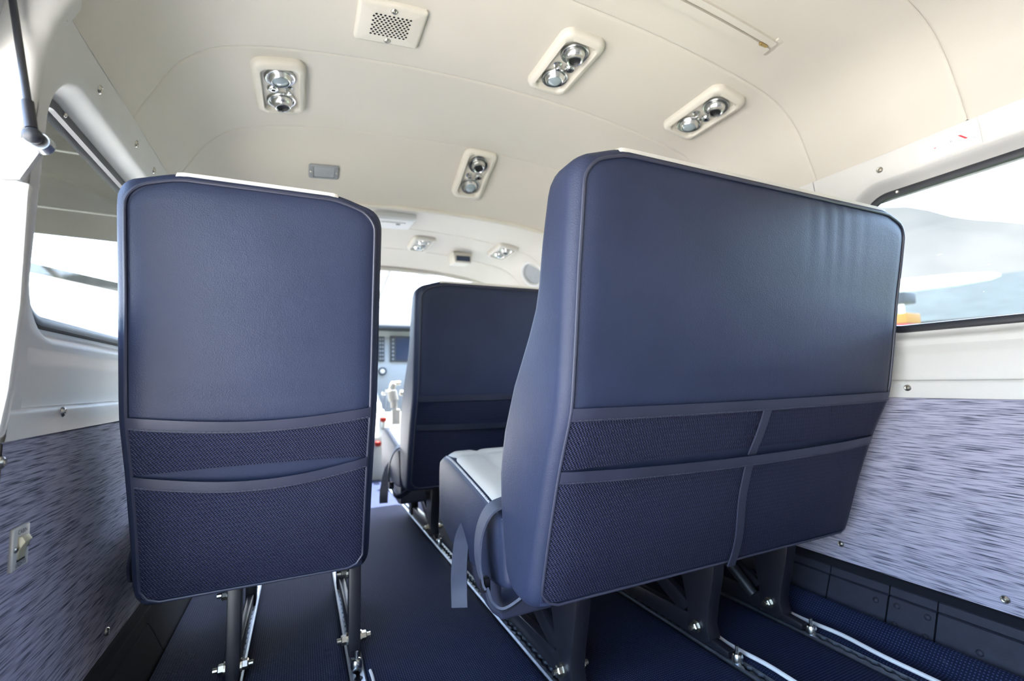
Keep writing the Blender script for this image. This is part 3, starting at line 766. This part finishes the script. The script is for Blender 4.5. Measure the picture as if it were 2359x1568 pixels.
# --------------------------------------------------------------------------------------
# overhead units
# --------------------------------------------------------------------------------------
def ring2(w, h_, r, z, n=8): return [(x, y, z) for x, y in rrect(w, h_, r, n)]
def make_unit():
    t = thing('overhead_air_unit', 'x', 'air vent', (0, 0, 0), 'overhead air and light units')
    w, l = .096, .174
    rings = [ring2(w, l, .045, -.004), ring2(w, l, .045, .010), ring2(w-.003, l-.003, .043, .020), ring2(w-.010, l-.010, .038, .028), ring2(w-.026, l-.028, .032, .031),
             ring2(w-.030, l-.032, .03, .027), ring2(w-.034, l-.038, .028, .012)]
    mk('bezel', loft(rings, cap=False), 'cream_plastic', t, angle=50)
    mk('face_plate', loft([ring2(w-.030, l-.030, .026, .010), ring2(w-.030, l-.030, .026, .013)]), 'cream_plastic', t)
    # air nozzle (local -y end)
    def at(g, x, y, z, rx=0, ry=0): return xf(g, Matrix.Translation((x, y, z+.007)) @ Matrix.Rotation(rx, 4, 'X') @ Matrix.Rotation(ry, 4, 'Y'))
    nz = mk('air_nozzle', at(lathe([(.056, .003), (.056, .012), (.053, .017), (.049, .016), (.046, .009), (.042, .007), (.042, .014), (.039, .024), (.033, .033), (.031, .035), (.030, .046), (.027, .047), (.023, .044), (.023, .024)], 28, cap=False), 0, -.078, 0), 'chrome', t)
    mk('nozzle_opening', at(lathe([(.0235, .036), (.012, .034), (0, .033)], 20, cap=False), 0, -.078, 0), 'dark_hole', nz)
    lt = mk('reading_light', at(lathe([(.056, .003), (.056, .012), (.053, .017), (.049, .016), (.046, .009), (.043, .012), (.039, .024), (.034, .031), (.031, .030), (.030, .024)], 28, cap=False), 0, .078, 0), 'chrome', t)
    mk('lens', at(lathe([(.031, .025), (.026, .030), (.017, .034), (.008, .036), (0, .0365)], 24, cap=False), 0, .078, 0), 'lens_glass', lt)
    jk = mk('headset_jack', at(lathe([(.022, .003), (.022, .012), (.018, .017), (.013, .016), (.012, .019), (.008, .019), (.007, .010), (0, .009)], 18), -.028, .004, 0), 'chrome', t)
    mk('jack_hole', at(lathe([(.0065, .0195), (0, .0195)], 12), -.028, .004, 0), 'dark_hole', jk)
    bt = mk('light_button', at(lathe([(.018, .003), (.017, .009), (.011, .012), (.010, .030), (.008, .033), (0, .034)], 16), .028, .006, 0), 'chrome', t)
    return t
unit = make_unit()
def place_on_ceiling(o, p, yaw=0., n_=None):
    n_ = ceil_n(p[0], p[1]) if n_ is None else n_
    z = Vector(n_); x = Vector((-1, 0, 0)); x = (x-z*x.dot(z)).normalized(); y = z.cross(x)
    m = Matrix((x, y, z)).transposed().to_4x4() @ Matrix.Rotation(yaw, 4, 'Z')
    zz = ceil_z(p[0], p[1])
    o.location = Vector((p[0]*S, p[1]*S, zz*S-.001)); o.rotation_euler = m.to_euler()
spots = [((645, 195), 'cream overhead air unit at left, above the single seat', math.pi),
         ((1300, 142), 'largest cream overhead air unit, between the speaker and the zipped flap', 0),
         ((1618, 257), 'cream overhead air unit on the right, just above the double seat', 0),
         ((1091, 399), 'cream overhead air unit on the sloping panel beside the small grey lamp', 0),
         ((970, 559), 'far overhead air unit to the left of the dark ceiling box', 0),
         ((1158, 577), 'far overhead air unit to the right of the dark ceiling box', 0)]
for i, ((u, v), lab, yaw) in enumerate(spots):
    o = unit if i == 0 else copy_tree(unit)
    p = on_ceiling(u, v) if v < 450 else on_ceiling(u, v, lo=3.0)
    place_on_ceiling(o, p, yaw); o['label'] = lab

# perforated speaker cover
sp = thing('ceiling_speaker', 'square cream speaker cover with perforated grille on the headliner', 'speaker', (0, 0, 0))
w, l = .115, .095
mk('cover', loft([ring2(w, l, .012, -.004), ring2(w, l, .012, .010), ring2(w-.004, l-.004, .01, .015), ring2(w-.012, l-.012, .006, .017), ring2(.001, .001, .0005, .017)], cap=False), 'cream_plastic', sp)
holes = []
for j in range(10):
    for i in range(9):
        x = (i-4)*.0145+(.00725 if j % 2 else -.0)-.003; y = (j-4.5)*.0105
        holes.append(xf(lathe([(.0043, .0176), (.0, .0176)], 10), Matrix.Translation((x, y, 0))))
mk('perforation', join(*holes), 'dark_hole', sp, kind='stuff', label='dark round perforations')
for y in (-.072, .072): inst('screw', screw_me, sp, (0, y, .017), (0, 0, 1))
place_on_ceiling(sp, on_ceiling(899, 50), 0)

# small grey lamp on the slope
lp = thing('ceiling_lamp', 'small grey rectangular lamp set into the sloping ceiling panel', 'lamp', (0, 0, 0))
w, l = .074, .044
mk('bezel', loft([ring2(w, l, .012, -.004), ring2(w, l, .012, .008), ring2(w-.005, l-.005, .01, .013), ring2(w-.022, l-.011, .006, .013), ring2(w-.024, l-.013, .005, .006)], cap=False), 'grey_plastic', lp)
mk('lens', loft([ring2(w-.023, l-.012, .006, .004), ring2(w-.024, l-.013, .006, .010), ring2(w-.034, l-.02, .004, .0125), ring2(.001, .001, .0004, .0125)], cap=False), 'grey_lens', lp)
for x in (-.063, .063): inst('screw', screw_small, lp, (x, 0, .013), (0, 0, 1))
place_on_ceiling(lp, on_ceiling(746, 393), 0)

# white flat overhead console, dark display box, oval outlet further forward
cn = thing('overhead_console', 'flat white overhead plate on the bright forward ceiling', 'console', (0, 0, 0))
mk('plate', loft([ring2(.155, .13, .015, -.004), ring2(.155, .13, .015, .03), ring2(.14, .115, .012, .045), ring2(.001, .001, .0004, .045)], cap=False), 'white_plastic', cn)
mk('cover', loft([ring2(.09, .06, .01, .044), ring2(.09, .06, .01, .052), ring2(.001, .001, .0004, .052)], cap=False), 'white_plastic', cn)
mk('latch', bbox(-.05, -.02, -.045, -.03, .052, .060, .003), 'grey_plastic', cn)
place_on_ceiling(cn, on_ceiling(903, 502, 2.9), 0)
pb = at_y(1067, 594, 3.98)
bx = thing('display_box', 'small beige box with dark display hanging from the forward ceiling', 'display box', pb)
mk('housing', bev(join(([(pb[0]+a, pb[1]+c, pb[2]+b_) for a, b_, c in ((-.095, .052, 0), (.095, .052, 0), (.078, -.048, 0), (-.078, -.048, 0), (-.095, .09, .2), (.095, .09, .2), (.078, -.03, .2), (-.078, -.03, .2))], [(0, 1, 2, 3), (7, 6, 5, 4), (0, 4, 5, 1), (1, 5, 6, 2), (2, 6, 7, 3), (3, 7, 4, 0)])), .006), 'cream_plastic', bx)
mk('display', bbox(pb[0]-.066, pb[0]+.066, pb[1]-.006, pb[1]+.004, pb[2]-.030, pb[2]+.018, .002), 'screen', bx)
po = at_x(1229, 630, 1.17)
ov = thing('oval_outlet', 'round white outlet ring on the far right ceiling curve', 'air outlet', po)
om = Matrix.Translation(Vector(po)) @ Vector((-.8, -.35, -.45)).to_track_quat('Z', 'Y').to_matrix().to_4x4()
mk('ring', xf(lathe([(.135, -.03), (.135, .012), (.126, .024), (.106, .024), (.098, .012), (.095, -.01)], 28, cap=False), om), 'white_plastic', ov)
mk('disc', xf(lathe([(.098, .004), (.05, .006), (0, .007)], 28, cap=False), om), 'grey_lens', ov)

# sticker above the right window
def wallpt(u, v, off=.003):
    x = 1.30
    for _ in range(6): p = at_x(u, v, x-off); x = wall_prof(min(1.86, p[2]))
    return p
q = [wallpt(u, v) for u, v in ((2117, 350), (2257, 290), (2260, 316), (2120, 371))]
yA = (q[0][1]+q[3][1])/2; yB = (q[1][1]+q[2][1])/2; zA = min(p[2] for p in q); zB = max(p[2] for p in q); zm = (zA+zB)/2
zA, zB = zm-.034, zm+.034
def on_wall(y, z, off): return (wall_prof(z)-off, y, z)
dc = mk('placard', grid(lambda y, z: on_wall(y, z, .0035), list(np.linspace(yB, yA, 5)), list(np.linspace(zA, zB, 5))), 'white_plastic', None, label='white sticker with a red bar above the right window', cat='sticker')
def mark(name, px, mat): mk(name, ([tuple(wallpt(u, v, .0046)) for u, v in px], [tuple(range(len(px)))]), mat, dc, smooth=False)
mark('red_bar', ((2206, 312.5), (2212.5, 310.5), (2230, 317), (2224, 319.5)), 'red_ink')
mark('red_mark', ((2152, 341), (2156.5, 339), (2156, 341), (2152, 343)), 'red_ink')
for k_ in (0, 3): mark('fine_print', ((2188.2+k_, 324.2-k_*.2), (2189.4+k_, 323.8-k_*.2), (2190.4+k_, 328-k_*.2), (2189.2+k_, 328.4-k_*.2)), 'grey_plastic')
mark('fine_print', ((2241, 317), (2248, 314.6), (2248, 315.4), (2241, 317.8)), 'grey_plastic')

# rocker switch plate on the left wall
SWX = -wall_prof(.67)+.005
sy0, sy1, sz0, sz1 = 1.343, 1.408, .627, .715
sw = thing('switch_plate', 'pale switch plate lettered CABIN LIGHTS on the left wall cloth', 'switch', (SWX, 1.375, .627))
mk('plate', bbox(SWX-.004, SWX+.006, sy0, sy1, sz0, sz1, .003), 'switch_plate', sw)
mk('rocker', bev(([(SWX+.004, y, z) for y, z in ((1.360, .647), (1.390, .647), (1.390, .695), (1.360, .695))]+[(SWX+dx, y, z) for dx, y, z in ((.007, 1.360, .647), (.007, 1.390, .647), (.009, 1.390, .668), (.009, 1.360, .668), (.018, 1.390, .684), (.018, 1.360, .684), (.012, 1.390, .695), (.012, 1.360, .695))],
   [(0, 1, 5, 4), (4, 5, 6, 7), (7, 6, 8, 9), (9, 8, 10, 11), (11, 10, 2, 3), (0, 4, 7, 9, 11, 3), (1, 2, 10, 8, 6, 5), (3, 2, 1, 0)]), .0012), 'switch_cream', sw)
mk('rocker_slot', bbox(SWX+.004, SWX+.0065, 1.359, 1.391, .643, .649), 'dark_hole', sw)
for y in (1.352, 1.399): inst('screw', screw_small, sw, (SWX+.006, y, .671), (1, 0, 0))
def text_mesh(name, body, size, m, mat, parent):
    cu = bpy.data.curves.new(name, 'FONT'); cu.body = body; cu.size = 1; cu.align_x = 'CENTER'; cu.align_y = 'CENTER'
    o = bpy.data.objects.new('tmp_text', cu); col.objects.link(o)
    dg = bpy.context.evaluated_depsgraph_get(); dg.update()
    me = bpy.data.meshes.new_from_object(o.evaluated_get(dg)); bpy.data.objects.remove(o)
    V = [tuple(m @ (Vector(v_.co)*size)) for v_ in me.vertices]; Fc = [tuple(p.vertices) for p in me.polygons]
    return mk(name, (V, Fc), mat, parent, smooth=False)
# text local x -> +y (seen from inside, left wall: forward is to the right), local y -> z
def tm(y, z, tilt=0.): return Matrix(((0, 0, 1, SWX+.0068), (1, 0, 0, y), (0, 1, 0, z), (0, 0, 0, 1)))
text_mesh('lettering', 'CABIN', .0125, tm(1.375, .704), 'ink', sw)
text_mesh('lettering', 'LIGHTS', .0125, tm(1.375, .6365), 'ink', sw)

# --------------------------------------------------------------------------------------
# cargo door opening on the left: padded jamb, bracket and gas strut
# --------------------------------------------------------------------------------------
jamb = thing('door_1', 'open cargo door frame with padded white jamb at the far left', 'door frame', (-1.37, DOOR_Y, 0), kind='structure')
zs = list(np.linspace(.0, 1.95, 30))
jp = []
for z in zs:
    x0 = -wall_prof(min(z, 1.86))+(.0 if z < 1.86 else .02)
    prof = [(0, .002), (.004, -.010), (-.004, -.026), (-.022, -.034), (-.045, -.030), (-.060, -.020), (-.12, -.016), (-.16, -.016), (-.16, .02), (-.0, .02)]
    jp.append([(x0+a, DOOR_Y+b_, z) for a, b_ in prof])
mk('padded_jamb', loft(jp), 'trim_white', jamb, angle=60)
# door header above the opening
mk('door_header', extr([(-.80, 1.86), (DOOR_Y, 1.86), (DOOR_Y, 2.0), (-.80, 2.0)], -1.45, -1.29), 'trim_white', jamb)
dk = Matrix.Translation((-1.43, 0, 2.0)) @ Matrix.Rotation(math.radians(18), 4, 'Y')
mk('upper_door_leaf', xf(bbox(-1.30, 0, -.78, 1.25, 0, .09, .02), dk), 'exterior_paint', jamb, label='upper cargo door leaf held open, added out of view')  # out-of-view leaf implied by the strut, added to shade the doorway
# latch block under the bracket
pj = at_y(45, 412, 1.22); pk = at_y(100, 330, 1.235)
br = thing('strut_bracket', 'white angled bracket plate holding the gas strut on the door jamb', 'bracket', pk)
poly = [(100, 327), (98, 340), (45, 412), (-60, 400), (-60, 330), (60, 318), (90, 315)]
pts = [at_y(u, v, 1.235) for u, v in poly]
V = [tuple(p) for p in pts]+[tuple(p+np.array((0, .014, 0))) for p in pts]; n = len(pts)
mk('plate', (V, [tuple(range(n)), tuple(range(n, 2*n))[::-1]]+[(i, (i+1) % n, n+(i+1) % n, n+i) for i in range(n)]), 'white_plastic', br)
# lower flange of the jamb (the white lip under the bracket)
fl = [at_y(u, v, 1.23) for u, v in ((70, 421), (66, 440), (48, 700), (20, 900), (-5, 1010), (-60, 1010), (-60, 412), (30, 412))]
V = [tuple(p) for p in fl]+[tuple(p+np.array((0, .03, 0))) for p in fl]; n = len(fl)
mk('jamb_flange', bev((V, [tuple(range(n)), tuple(range(n, 2*n))[::-1]]+[(i, (i+1) % n, n+(i+1) % n, n+i) for i in range(n)]), .008), 'trim_white', jamb)
a = at_y(75, 312, 1.20); c = at_y(20, -60, 1.24)
gs_ = thing('gas_strut', 'slim black gas strut rising to the open cargo door', 'gas strut', a)
dv = (c-a)/np.linalg.norm(c-a); L = np.linalg.norm(c-a)
mk('rod', cyl(tuple(a+dv*.03), tuple(a+dv*(L+.25)), .0066, .0066, 14), 'rubber', gs_)
mk('end_sleeve', cyl(tuple(a+dv*.015), tuple(a+dv*.075), .0098, .0098, 14), 'black_metal', gs_)
sph = lathe([(.0001, -.016)]+[(.016*math.cos(q), .016*math.sin(q)) for q in np.linspace(-1.3, 1.3, 10)]+[(.0001, .016)], 18)
mk('ball_end', xf(sph, Matrix.Translation(Vector(a))), 'rubber', gs_)
mk('collar', cyl(tuple(a+np.array((.004, .012, -.004))), tuple(a+np.array((.004, .035, -.004))), .018, .019, 18), 'aluminium', gs_)

# --------------------------------------------------------------------------------------
# cockpit seen through the gap
# --------------------------------------------------------------------------------------
PY = 5.8
ip = thing('instrument_panel', 'pale grey instrument panel at the front of the cockpit', 'instrument panel', (0, PY, .6))
mk('panel_face', bev(extr([(PY, .66), (PY+.02, 1.68), (PY+.25, 1.68), (PY+.25, .66)], -1.17, 1.17), .02), 'panel_grey', ip)
mk('glareshield', bev(extr([(PY-.14, 1.665), (PY-.15, 1.70), (PY-.10, 1.785), (PY+.7, 1.83), (PY+.7, 1.66)], -1.17, 1.17), .02), 'glareshield', ip)
def pp(u, v, d=.0): return at_y(u, v, PY-d)
def rect(name, u0, v0, u1, v1, mat, parent, d=.012, th=.03):
    A = pp(u0, v1, d); B = pp(u1, v0, d)
    return mk(name, bbox(A[0], B[0], PY-d, PY-d+th, A[2], B[2], .004), mat, parent)
s_ = rect('screen_bezel', 899, 775, 1000, 833, 'glareshield', ip)
rect('screen', 912, 778, 996, 830, 'screen', s_, .016, .01)
for k_ in range(6):
    A = pp(905.5, 782+k_*9, .018); mk('soft_key', bbox(A[0]-.011, A[0]+.011, PY-.02, PY-.01, A[2]-.012, A[2]+.012, .003), 'grey_plastic', s_)
s2 = rect('radio_stack', 850, 775, 886, 832, 'glareshield', ip)
for k_ in range(6):
    for k2 in range(2):
        A = pp(876+k2*6, 781+k_*9, .018); mk('key', bbox(A[0]-.009, A[0]+.009, PY-.02, PY-.01, A[2]-.012, A[2]+.012, .003), 'grey_plastic', s2)
A = pp(881, 855, .01)
gm = Matrix.Translation(Vector(A)) @ Matrix.Rotation(math.pi/2, 4, 'X')
gg = mk('gauge', xf(lathe([(.05, -.01), (.05, .012), (.043, .016), (.038, .008), (0, .008)], 24), gm), 'glareshield', ip)
mk('dial', xf(lathe([(.030, .010), (.02, .016), (0, .016)], 20), gm), 'white_plastic', gg)
# pedestal with levers
pd_ = thing('control_pedestal', 'grey control pedestal with levers between the pilot seats', 'pedestal', (.12, PY-.5, 0))
mk('pedestal_body', bev(extr([(PY-.75, .0), (PY-.75, .45), (PY-.45, .80), (PY, 1.0), (PY, 0)], -.42, .03), .03), 'panel_grey', pd_)
for u, v, mt in ((884, 905, 'chrome'), (893, 900, 'chrome')):
    A = at_y(u, v, PY-.35); lv = mk('lever', cyl(tuple(A), tuple(A+np.array((0, .06, -.22))), .012, .012, 8), 'aluminium', pd_)
    mk('knob', xf(lathe([(.0, -.03), (.03, -.02), (.034, 0), (.03, .02), (0, .03)], 14), Matrix.Translation(Vector(A))), mt, lv)
A = at_y(880, 968, PY-.6); mk('trim_wheel', xf(lathe([(.001, -.02), (.10, -.02), (.12, -.012), (.12, .012), (.10, .02), (.001, .02)], 28), Matrix.Translation(Vector(A)) @ Matrix.Rotation(math.pi/2, 4, 'Y')), 'panel_grey', pd_)
for u, v in ((883, 966), (871, 1022)):
    A = at_y(u, v, PY-.76); mk('red_knob', xf(lathe([(.0, -.03), (.03, -.02), (.034, 0), (.03, .02), (0, .03)], 12), Matrix.Translation(Vector(A))), 'red_paint', pd_)
# copilot control yoke on its column (cream grip)
ya = at_y(909, 890, PY-.95)
yk = thing('control_yoke', 'cream coloured copilot control yoke in front of the panel', 'yoke', ya)
mk('grip', tube(catmull([at_y(922, 882, PY-.95), at_y(908, 884, PY-.95), at_y(903, 900, PY-.95), at_y(907, 925, PY-.95), at_y(908, 940, PY-.95)], 6), [.02]*6+[.035]*6+[.05]*6+[.035]*6+[.025], 12), 'throttle_cream', yk)
A = at_y(910, 942, PY-.95); mk('column', bbox(A[0]-.035, A[0]+.05, A[1]-.03, A[1]+.03, .012, A[2], .015), 'throttle_cream', yk)
A = at_y(908, 905, PY-.95)
mk('grip', tube(catmull([(A[0]+.06, A[1], A[2]), (A[0]+.25, A[1], A[2]-.02), (A[0]+.42, A[1], A[2]+.02), (A[0]+.45, A[1]-.03, A[2]+.14)], 6), .028, 12), 'throttle_cream', yk)

# nose: side sills, posts, windscreen
for sx, nm, lb_ in ((-1, 'wall_front_left', 'left cockpit side below the pilot door window'), (1, 'wall_front_right', 'right cockpit side below the copilot door window')):
    t = thing(nm, lb_, 'wall', (sx*1.3, 4.8, 0), kind='structure')
    mk('door_panel', grid(lambda y, z: (sx*wall_prof(z), y, z), [3.55, 4.4, 6.4], [.0, .4, .8, 1.1, 1.42]), 'trim_white', t)
    mk('door_post', bbox(*( (1.27, 1.36) if sx > 0 else (-1.36, -1.27)), 3.55, 4.15, 1.35, 1.95, .02), 'trim_white', t)
    mk('windscreen_post', tube([(sx*1.30, 4.62, 1.95), (sx*1.30, 5.5, 1.85), (sx*1.29, 6.45, 1.72)], .045, 8), 'trim_white', t)
for sx in (-1, 1):
    t = bpy.data.objects['wall_front_left' if sx < 0 else 'wall_front_right']
    mk('pane', ([(sx*1.325, 4.15, 1.42), (sx*1.325, 6.4, 1.42), (sx*1.29, 6.4, 1.72), (sx*1.30, 4.62, 1.95), (sx*1.30, 4.15, 1.95)], [(0, 1, 2, 3, 4)]), 'pane_screen', t, smooth=False)
wsn = thing('window_%d' % (wn[0]+1), 'wide cockpit windscreen glaring white with daylight', 'window', (0, 5.6, 1.7), kind='structure')
mk('pane', grid(lambda x, q: (x, lerp(4.62, 6.45, q)-.25*(x/1.2)**2*q, lerp(2.16, 1.74, q)-.12*(x/1.2)**2*(1-q)), list(np.linspace(-1.2, 1.2, 11)), list(np.linspace(0, 1, 6))), 'pane_screen', wsn)
mk('centre_post', tube([(0, 4.62, 2.15), (0, 5.5, 1.96), (0, 6.4, 1.75)], .022, 8), 'trim_white', wsn)
mk('header', tube([(-1.25, 4.6, 1.98), (-1.0, 4.6, 2.08), (-.5, 4.6, 2.14), (0, 4.6, 2.15), (.5, 4.6, 2.14), (1.0, 4.6, 2.08), (1.25, 4.6, 1.98)], .03, 8), 'cream_plastic', wsn)
# sun visor folded under the windscreen header
va = [at_y(u, v, 4.75) for u, v in ((965, 618), (1022, 612), (1020, 628), (960, 640))]
mk('sun_visor', ([tuple(p) for p in va]+[tuple(p+np.array((0, .02, .01))) for p in va], [(0, 1, 2, 3), (7, 6, 5, 4), (0, 4, 5, 1), (1, 5, 6, 2), (2, 6, 7, 3), (3, 7, 4, 0)]), 'visor_blue', None, label='pale blue sun visor folded below the windscreen header', cat='sun visor')
A = at_y(884, 604, 4.55)
rl = thing('release_handle', 'small red and dark handle beneath the forward ceiling edge', 'handle', A)
mk('handle_base', bbox(A[0]-.06, A[0]+.055, A[1], A[1]+.04, A[2]-.012, A[2]+.012, .004), 'glareshield', rl)
mk('grip', bbox(A[0]-.06, A[0]-.02, A[1]-.012, A[1]+.01, A[2]-.011, A[2]+.011, .004), 'red_paint', rl)

# --------------------------------------------------------------------------------------
# outdoors
# --------------------------------------------------------------------------------------
GZ = -2.1
mk('ground', ([(-900, -900, GZ), (900, -900, GZ), (900, 900, GZ), (-900, 900, GZ)], [(0, 1, 2, 3)]), 'apron', None, label='sunlit concrete apron outside the aircraft', cat='ground', kind='structure', smooth=False)
# own left wing seen through the left window
wg = thing('wing', 'own high wing with panel lines seen through the left window', 'wing', (-6, 4.2, 2.45))
def wing_sec(x):
    prof = [(2.55, 2.40), (3.3, 2.36), (4.2, 2.36), (5.2, 2.40), (5.9, 2.48), (6.05, 2.56), (5.9, 2.66), (5.2, 2.76), (4.2, 2.78), (3.3, 2.62)]
    k_ = 1-.25*(-x-1.4)/12; return [(x, 4.2+(y-4.2)*k_, z+.03*(-x-1.4)) for y, z in prof]
mk('wing_skin', loft([wing_sec(x) for x in (-1.38, -4, -8, -13)]), 'wing_skin', wg, angle=25)
for yy in (2.95, 3.35, 4.55):
    mk('flap_gap', tube([(x, 4.2+(yy-4.2)*(1-.25*(-x-1.4)/12), (2.385 if yy < 3 else 2.358 if yy < 4 else 2.368)+.03*(-x-1.4)) for x in np.linspace(-1.4, -12.8, 20)], .007, 6), 'seam_grey', wg)
mk('wing_strut', tube([(-1.4, 4.6, -.1), (-7.2, 4.5, 2.46)], .07, 10), 'wing_skin', wg)
# hills on the horizon, both sides
def hill(name, label, az0, az1, dist, elev, seed, mat):
    rnd = random.Random(seed); ph = [rnd.uniform(0, 6.28) for _ in range(6)]
    def fn(a, q):
        e = elev(a)*(1+.03*math.sin(a*13+ph[0])+.02*math.sin(a*29+ph[1])+.008*math.sin(a*71+ph[2]))
        d = dist*(1+.5*q)
        return (math.sin(a)*d, math.cos(a)*d, lerp(GZ, math.tan(math.radians(e))*dist*1.5, q**.8)+1*q)
    g = grid(fn, list(np.linspace(math.radians(az0), math.radians(az1), 70)), list(np.linspace(0, 1, 10)))
    return mk(name, g, mat, None, label=label, cat='hill', kind='structure', angle=80)
hill('hillside', 'hazy pale hillside beyond the right window', 30, 130, 420, lambda a: float(np.interp(math.degrees(a), [30, 62, 75, 100, 130], [12, 16, 12, 8, 5])), 2, 'hill')
hill('hillside', 'low wooded rise beyond the left window', -110, -8, 420, lambda a: 5., 5, 'hill')
# hangar with teal roof, parked aeroplane and fuel post on the right
hg = thing('hangar', 'long low hangar with teal roof beyond the right window', 'building', (95, 42, GZ))
def place2(u, v, dist):   # point on the sight line at the given ground distance (h units)
    r = ray(u, v); k_ = dist/math.hypot(r[0], r[1]); return CAM+r*k_
A = place2(2040, 640, 95); B = place2(2420, 660, 95)
dr = (B-A); dr[2] = 0; L = np.linalg.norm(dr); dr /= L; nv = np.array((dr[1], -dr[0], 0)); nv = nv if nv.dot(A-CAM) > 0 else -nv
A = A-dr*L*.9; L2 = L*2.6
zt = A[2]; zl = 1+(place2(2200, 735, 95)[2]-1)
def hp(s_, d_, z): return tuple(np.array((A[0], A[1], 0))+dr*s_+nv*d_+np.array((0, 0, z)))
mk('hangar_wall', ([hp(0, 0, GZ), hp(L2, 0, GZ), hp(L2, 0, zl), hp(0, 0, zl)], [(0, 1, 2, 3)]), 'roof_teal', hg)
mk('hangar_roof', ([hp(0, -.5, zl), hp(L2, -.5, zl), hp(L2, 22, zt+1.5), hp(0, 22, zt+1.5)], [(0, 1, 2, 3)]), 'roof_teal', hg)
# aeroplane: high wing seen along its span, fuselage to the left behind the seat
TIP = place2(2305, 634, 26)
ap = thing('parked_aeroplane', 'white parked aeroplane outside the right window', 'aeroplane', (TIP[0], TIP[1], GZ))
def AP(s_, d_, z): return tuple(TIP+dr*s_+nv*d_+np.array((0, 0, z)))
wing_st = [(0, .25, .03), (-.25, .7, .12), (-1.2, 1.1, .20), (-3.5, 1.2, .26), (-9, 1.3, .30), (-14.5, 1.2, .26), (-17.6, .6, .1)]
mk('wing', loft([[AP(s_, math.cos(q)*c_, math.sin(q)*t_-.02*abs(s_+9)+.18) for q in np.linspace(0, 2*math.pi, 14, endpoint=False)] for s_, c_, t_ in wing_st]), 'exterior_paint', ap, angle=60)
fus = [(-5.4, .30, -.95), (-4.4, .75, -1.0), (-2.5, 1.05, -.95), (0, 1.1, -.85), (2.5, .9, -.75), (5, .5, -.5), (8, .2, -.2)]
mk('fuselage', loft([[AP(-9+math.cos(q)*r_*.8, d_, zc+math.sin(q)*r_) for q in np.linspace(0, 2*math.pi, 16, endpoint=False)] for d_, r_, zc in fus]), 'exterior_paint', ap)
mk('tail_fin', loft([[AP(-9+a_, d_+o_, z) for a_, d_ in ((-.06, 0), (-.06, 1.5), (.06, 1.5), (.06, 0))] for z, o_ in ((-.2, 6.3), (2.0, 7.2))]), 'exterior_paint', ap)
gz = TIP[2]-GZ
for a_ in (-1.6, 1.6):
    mk('gear_leg', cyl(AP(-9+a_*.5, 0, -1.7), AP(-9+a_, 0, -gz+.4), .09, .09, 8), 'exterior_paint', ap)
    mk('wheel', xf(lathe([(.001, -.15), (.36, -.15), (.4, 0), (.36, .15), (.001, .15)], 18), Matrix.Translation(Vector(AP(-9+a_, 0, -gz+.4))) @ Vector(dr).to_track_quat('Z', 'Y').to_matrix().to_4x4()), 'rubber', ap)
    mk('wing_strut', cyl(AP(-9+a_*.4, 0, -1.5), AP(-9+a_*3.2, 0, 0), .07, .07, 8), 'exterior_paint', ap)
# pale building with a dark eave line beyond the left window
A = place2(30, 618, 70); B = place2(330, 684, 70)
d2 = B-A; d2[2] = 0; L = np.linalg.norm(d2); d2 /= L; n2 = np.array((-d2[1], d2[0], 0)); n2 = n2 if n2.dot(A-CAM) > 0 else -n2
bl = thing('shed', 'pale long shed with a dark eave line beyond the left window', 'building', (A[0], A[1], GZ))
def bp_(s_, d_, z): return tuple(np.array((A[0], A[1], 0))+d2*s_+n2*d_+np.array((0, 0, z)))
za, zb = A[2], B[2]
mk('shed_wall', ([bp_(-L, .3, GZ), bp_(L*2, .3, GZ), bp_(L*2, .3, zb-(za-zb)), bp_(-L, .3, za+(za-zb))], [(0, 1, 2, 3)]), 'exterior_paint', bl)
mk('eave', loft([[bp_(-L, 0, za+(za-zb)), bp_(-L, .6, za+(za-zb)), bp_(-L, .6, za+(za-zb)+1.1), bp_(-L, 0, za+(za-zb)+1.1)], [bp_(L*2, 0, zb-(za-zb)), bp_(L*2, .6, zb-(za-zb)), bp_(L*2, .6, zb-(za-zb)+1.1), bp_(L*2, 0, zb-(za-zb)+1.1)]]), 'wing_skin', bl)
mk('shed_roof', ([bp_(-L, 0, za+(za-zb)+1.1), bp_(L*2, 0, zb-(za-zb)+1.1), bp_(L*2, 25, zb+4), bp_(-L, 25, za+4)], [(0, 1, 2, 3)]), 'exterior_paint', bl)
# dark grass added on the right to cut bounce light through the windows
mk('added_grass', ([(2, -900, GZ+.02), (900, -900, GZ+.02), (900, 900, GZ+.02), (2, 900, GZ+.02)], [(0, 1, 2, 3)]), 'grass', None, label='dark grass added beside the aircraft on the right to cut bounce light', cat='grass', kind='structure', smooth=False)
# fuel post
A = place2(2082, 742, 15)
fp = thing('fuel_post', 'fuel post with yellow and red cabinet and black cap outside the right window', 'fuel pump', (A[0], A[1], GZ))
mk('cabinet', bbox(A[0]-.3, A[0]+.3, A[1]-.2, A[1]+.25, GZ, A[2]-.05, .03), 'red_paint', fp)
mk('cabinet_top', bbox(A[0]-.32, A[0]+.32, A[1]-.22, A[1]+.27, A[2]-.05, A[2]+.2, .03), 'yellow_paint', fp)
Bq = place2(2075, 690, 15)
mk('post', cyl((Bq[0], Bq[1], A[2]), (Bq[0], Bq[1], Bq[2]), .06, .06, 10), 'exterior_paint', fp)
mk('cap', bbox(Bq[0]-.28, Bq[0]+.28, Bq[1]-.2, Bq[1]+.2, Bq[2]-.12, Bq[2]+.16, .04), 'car_glass', fp)
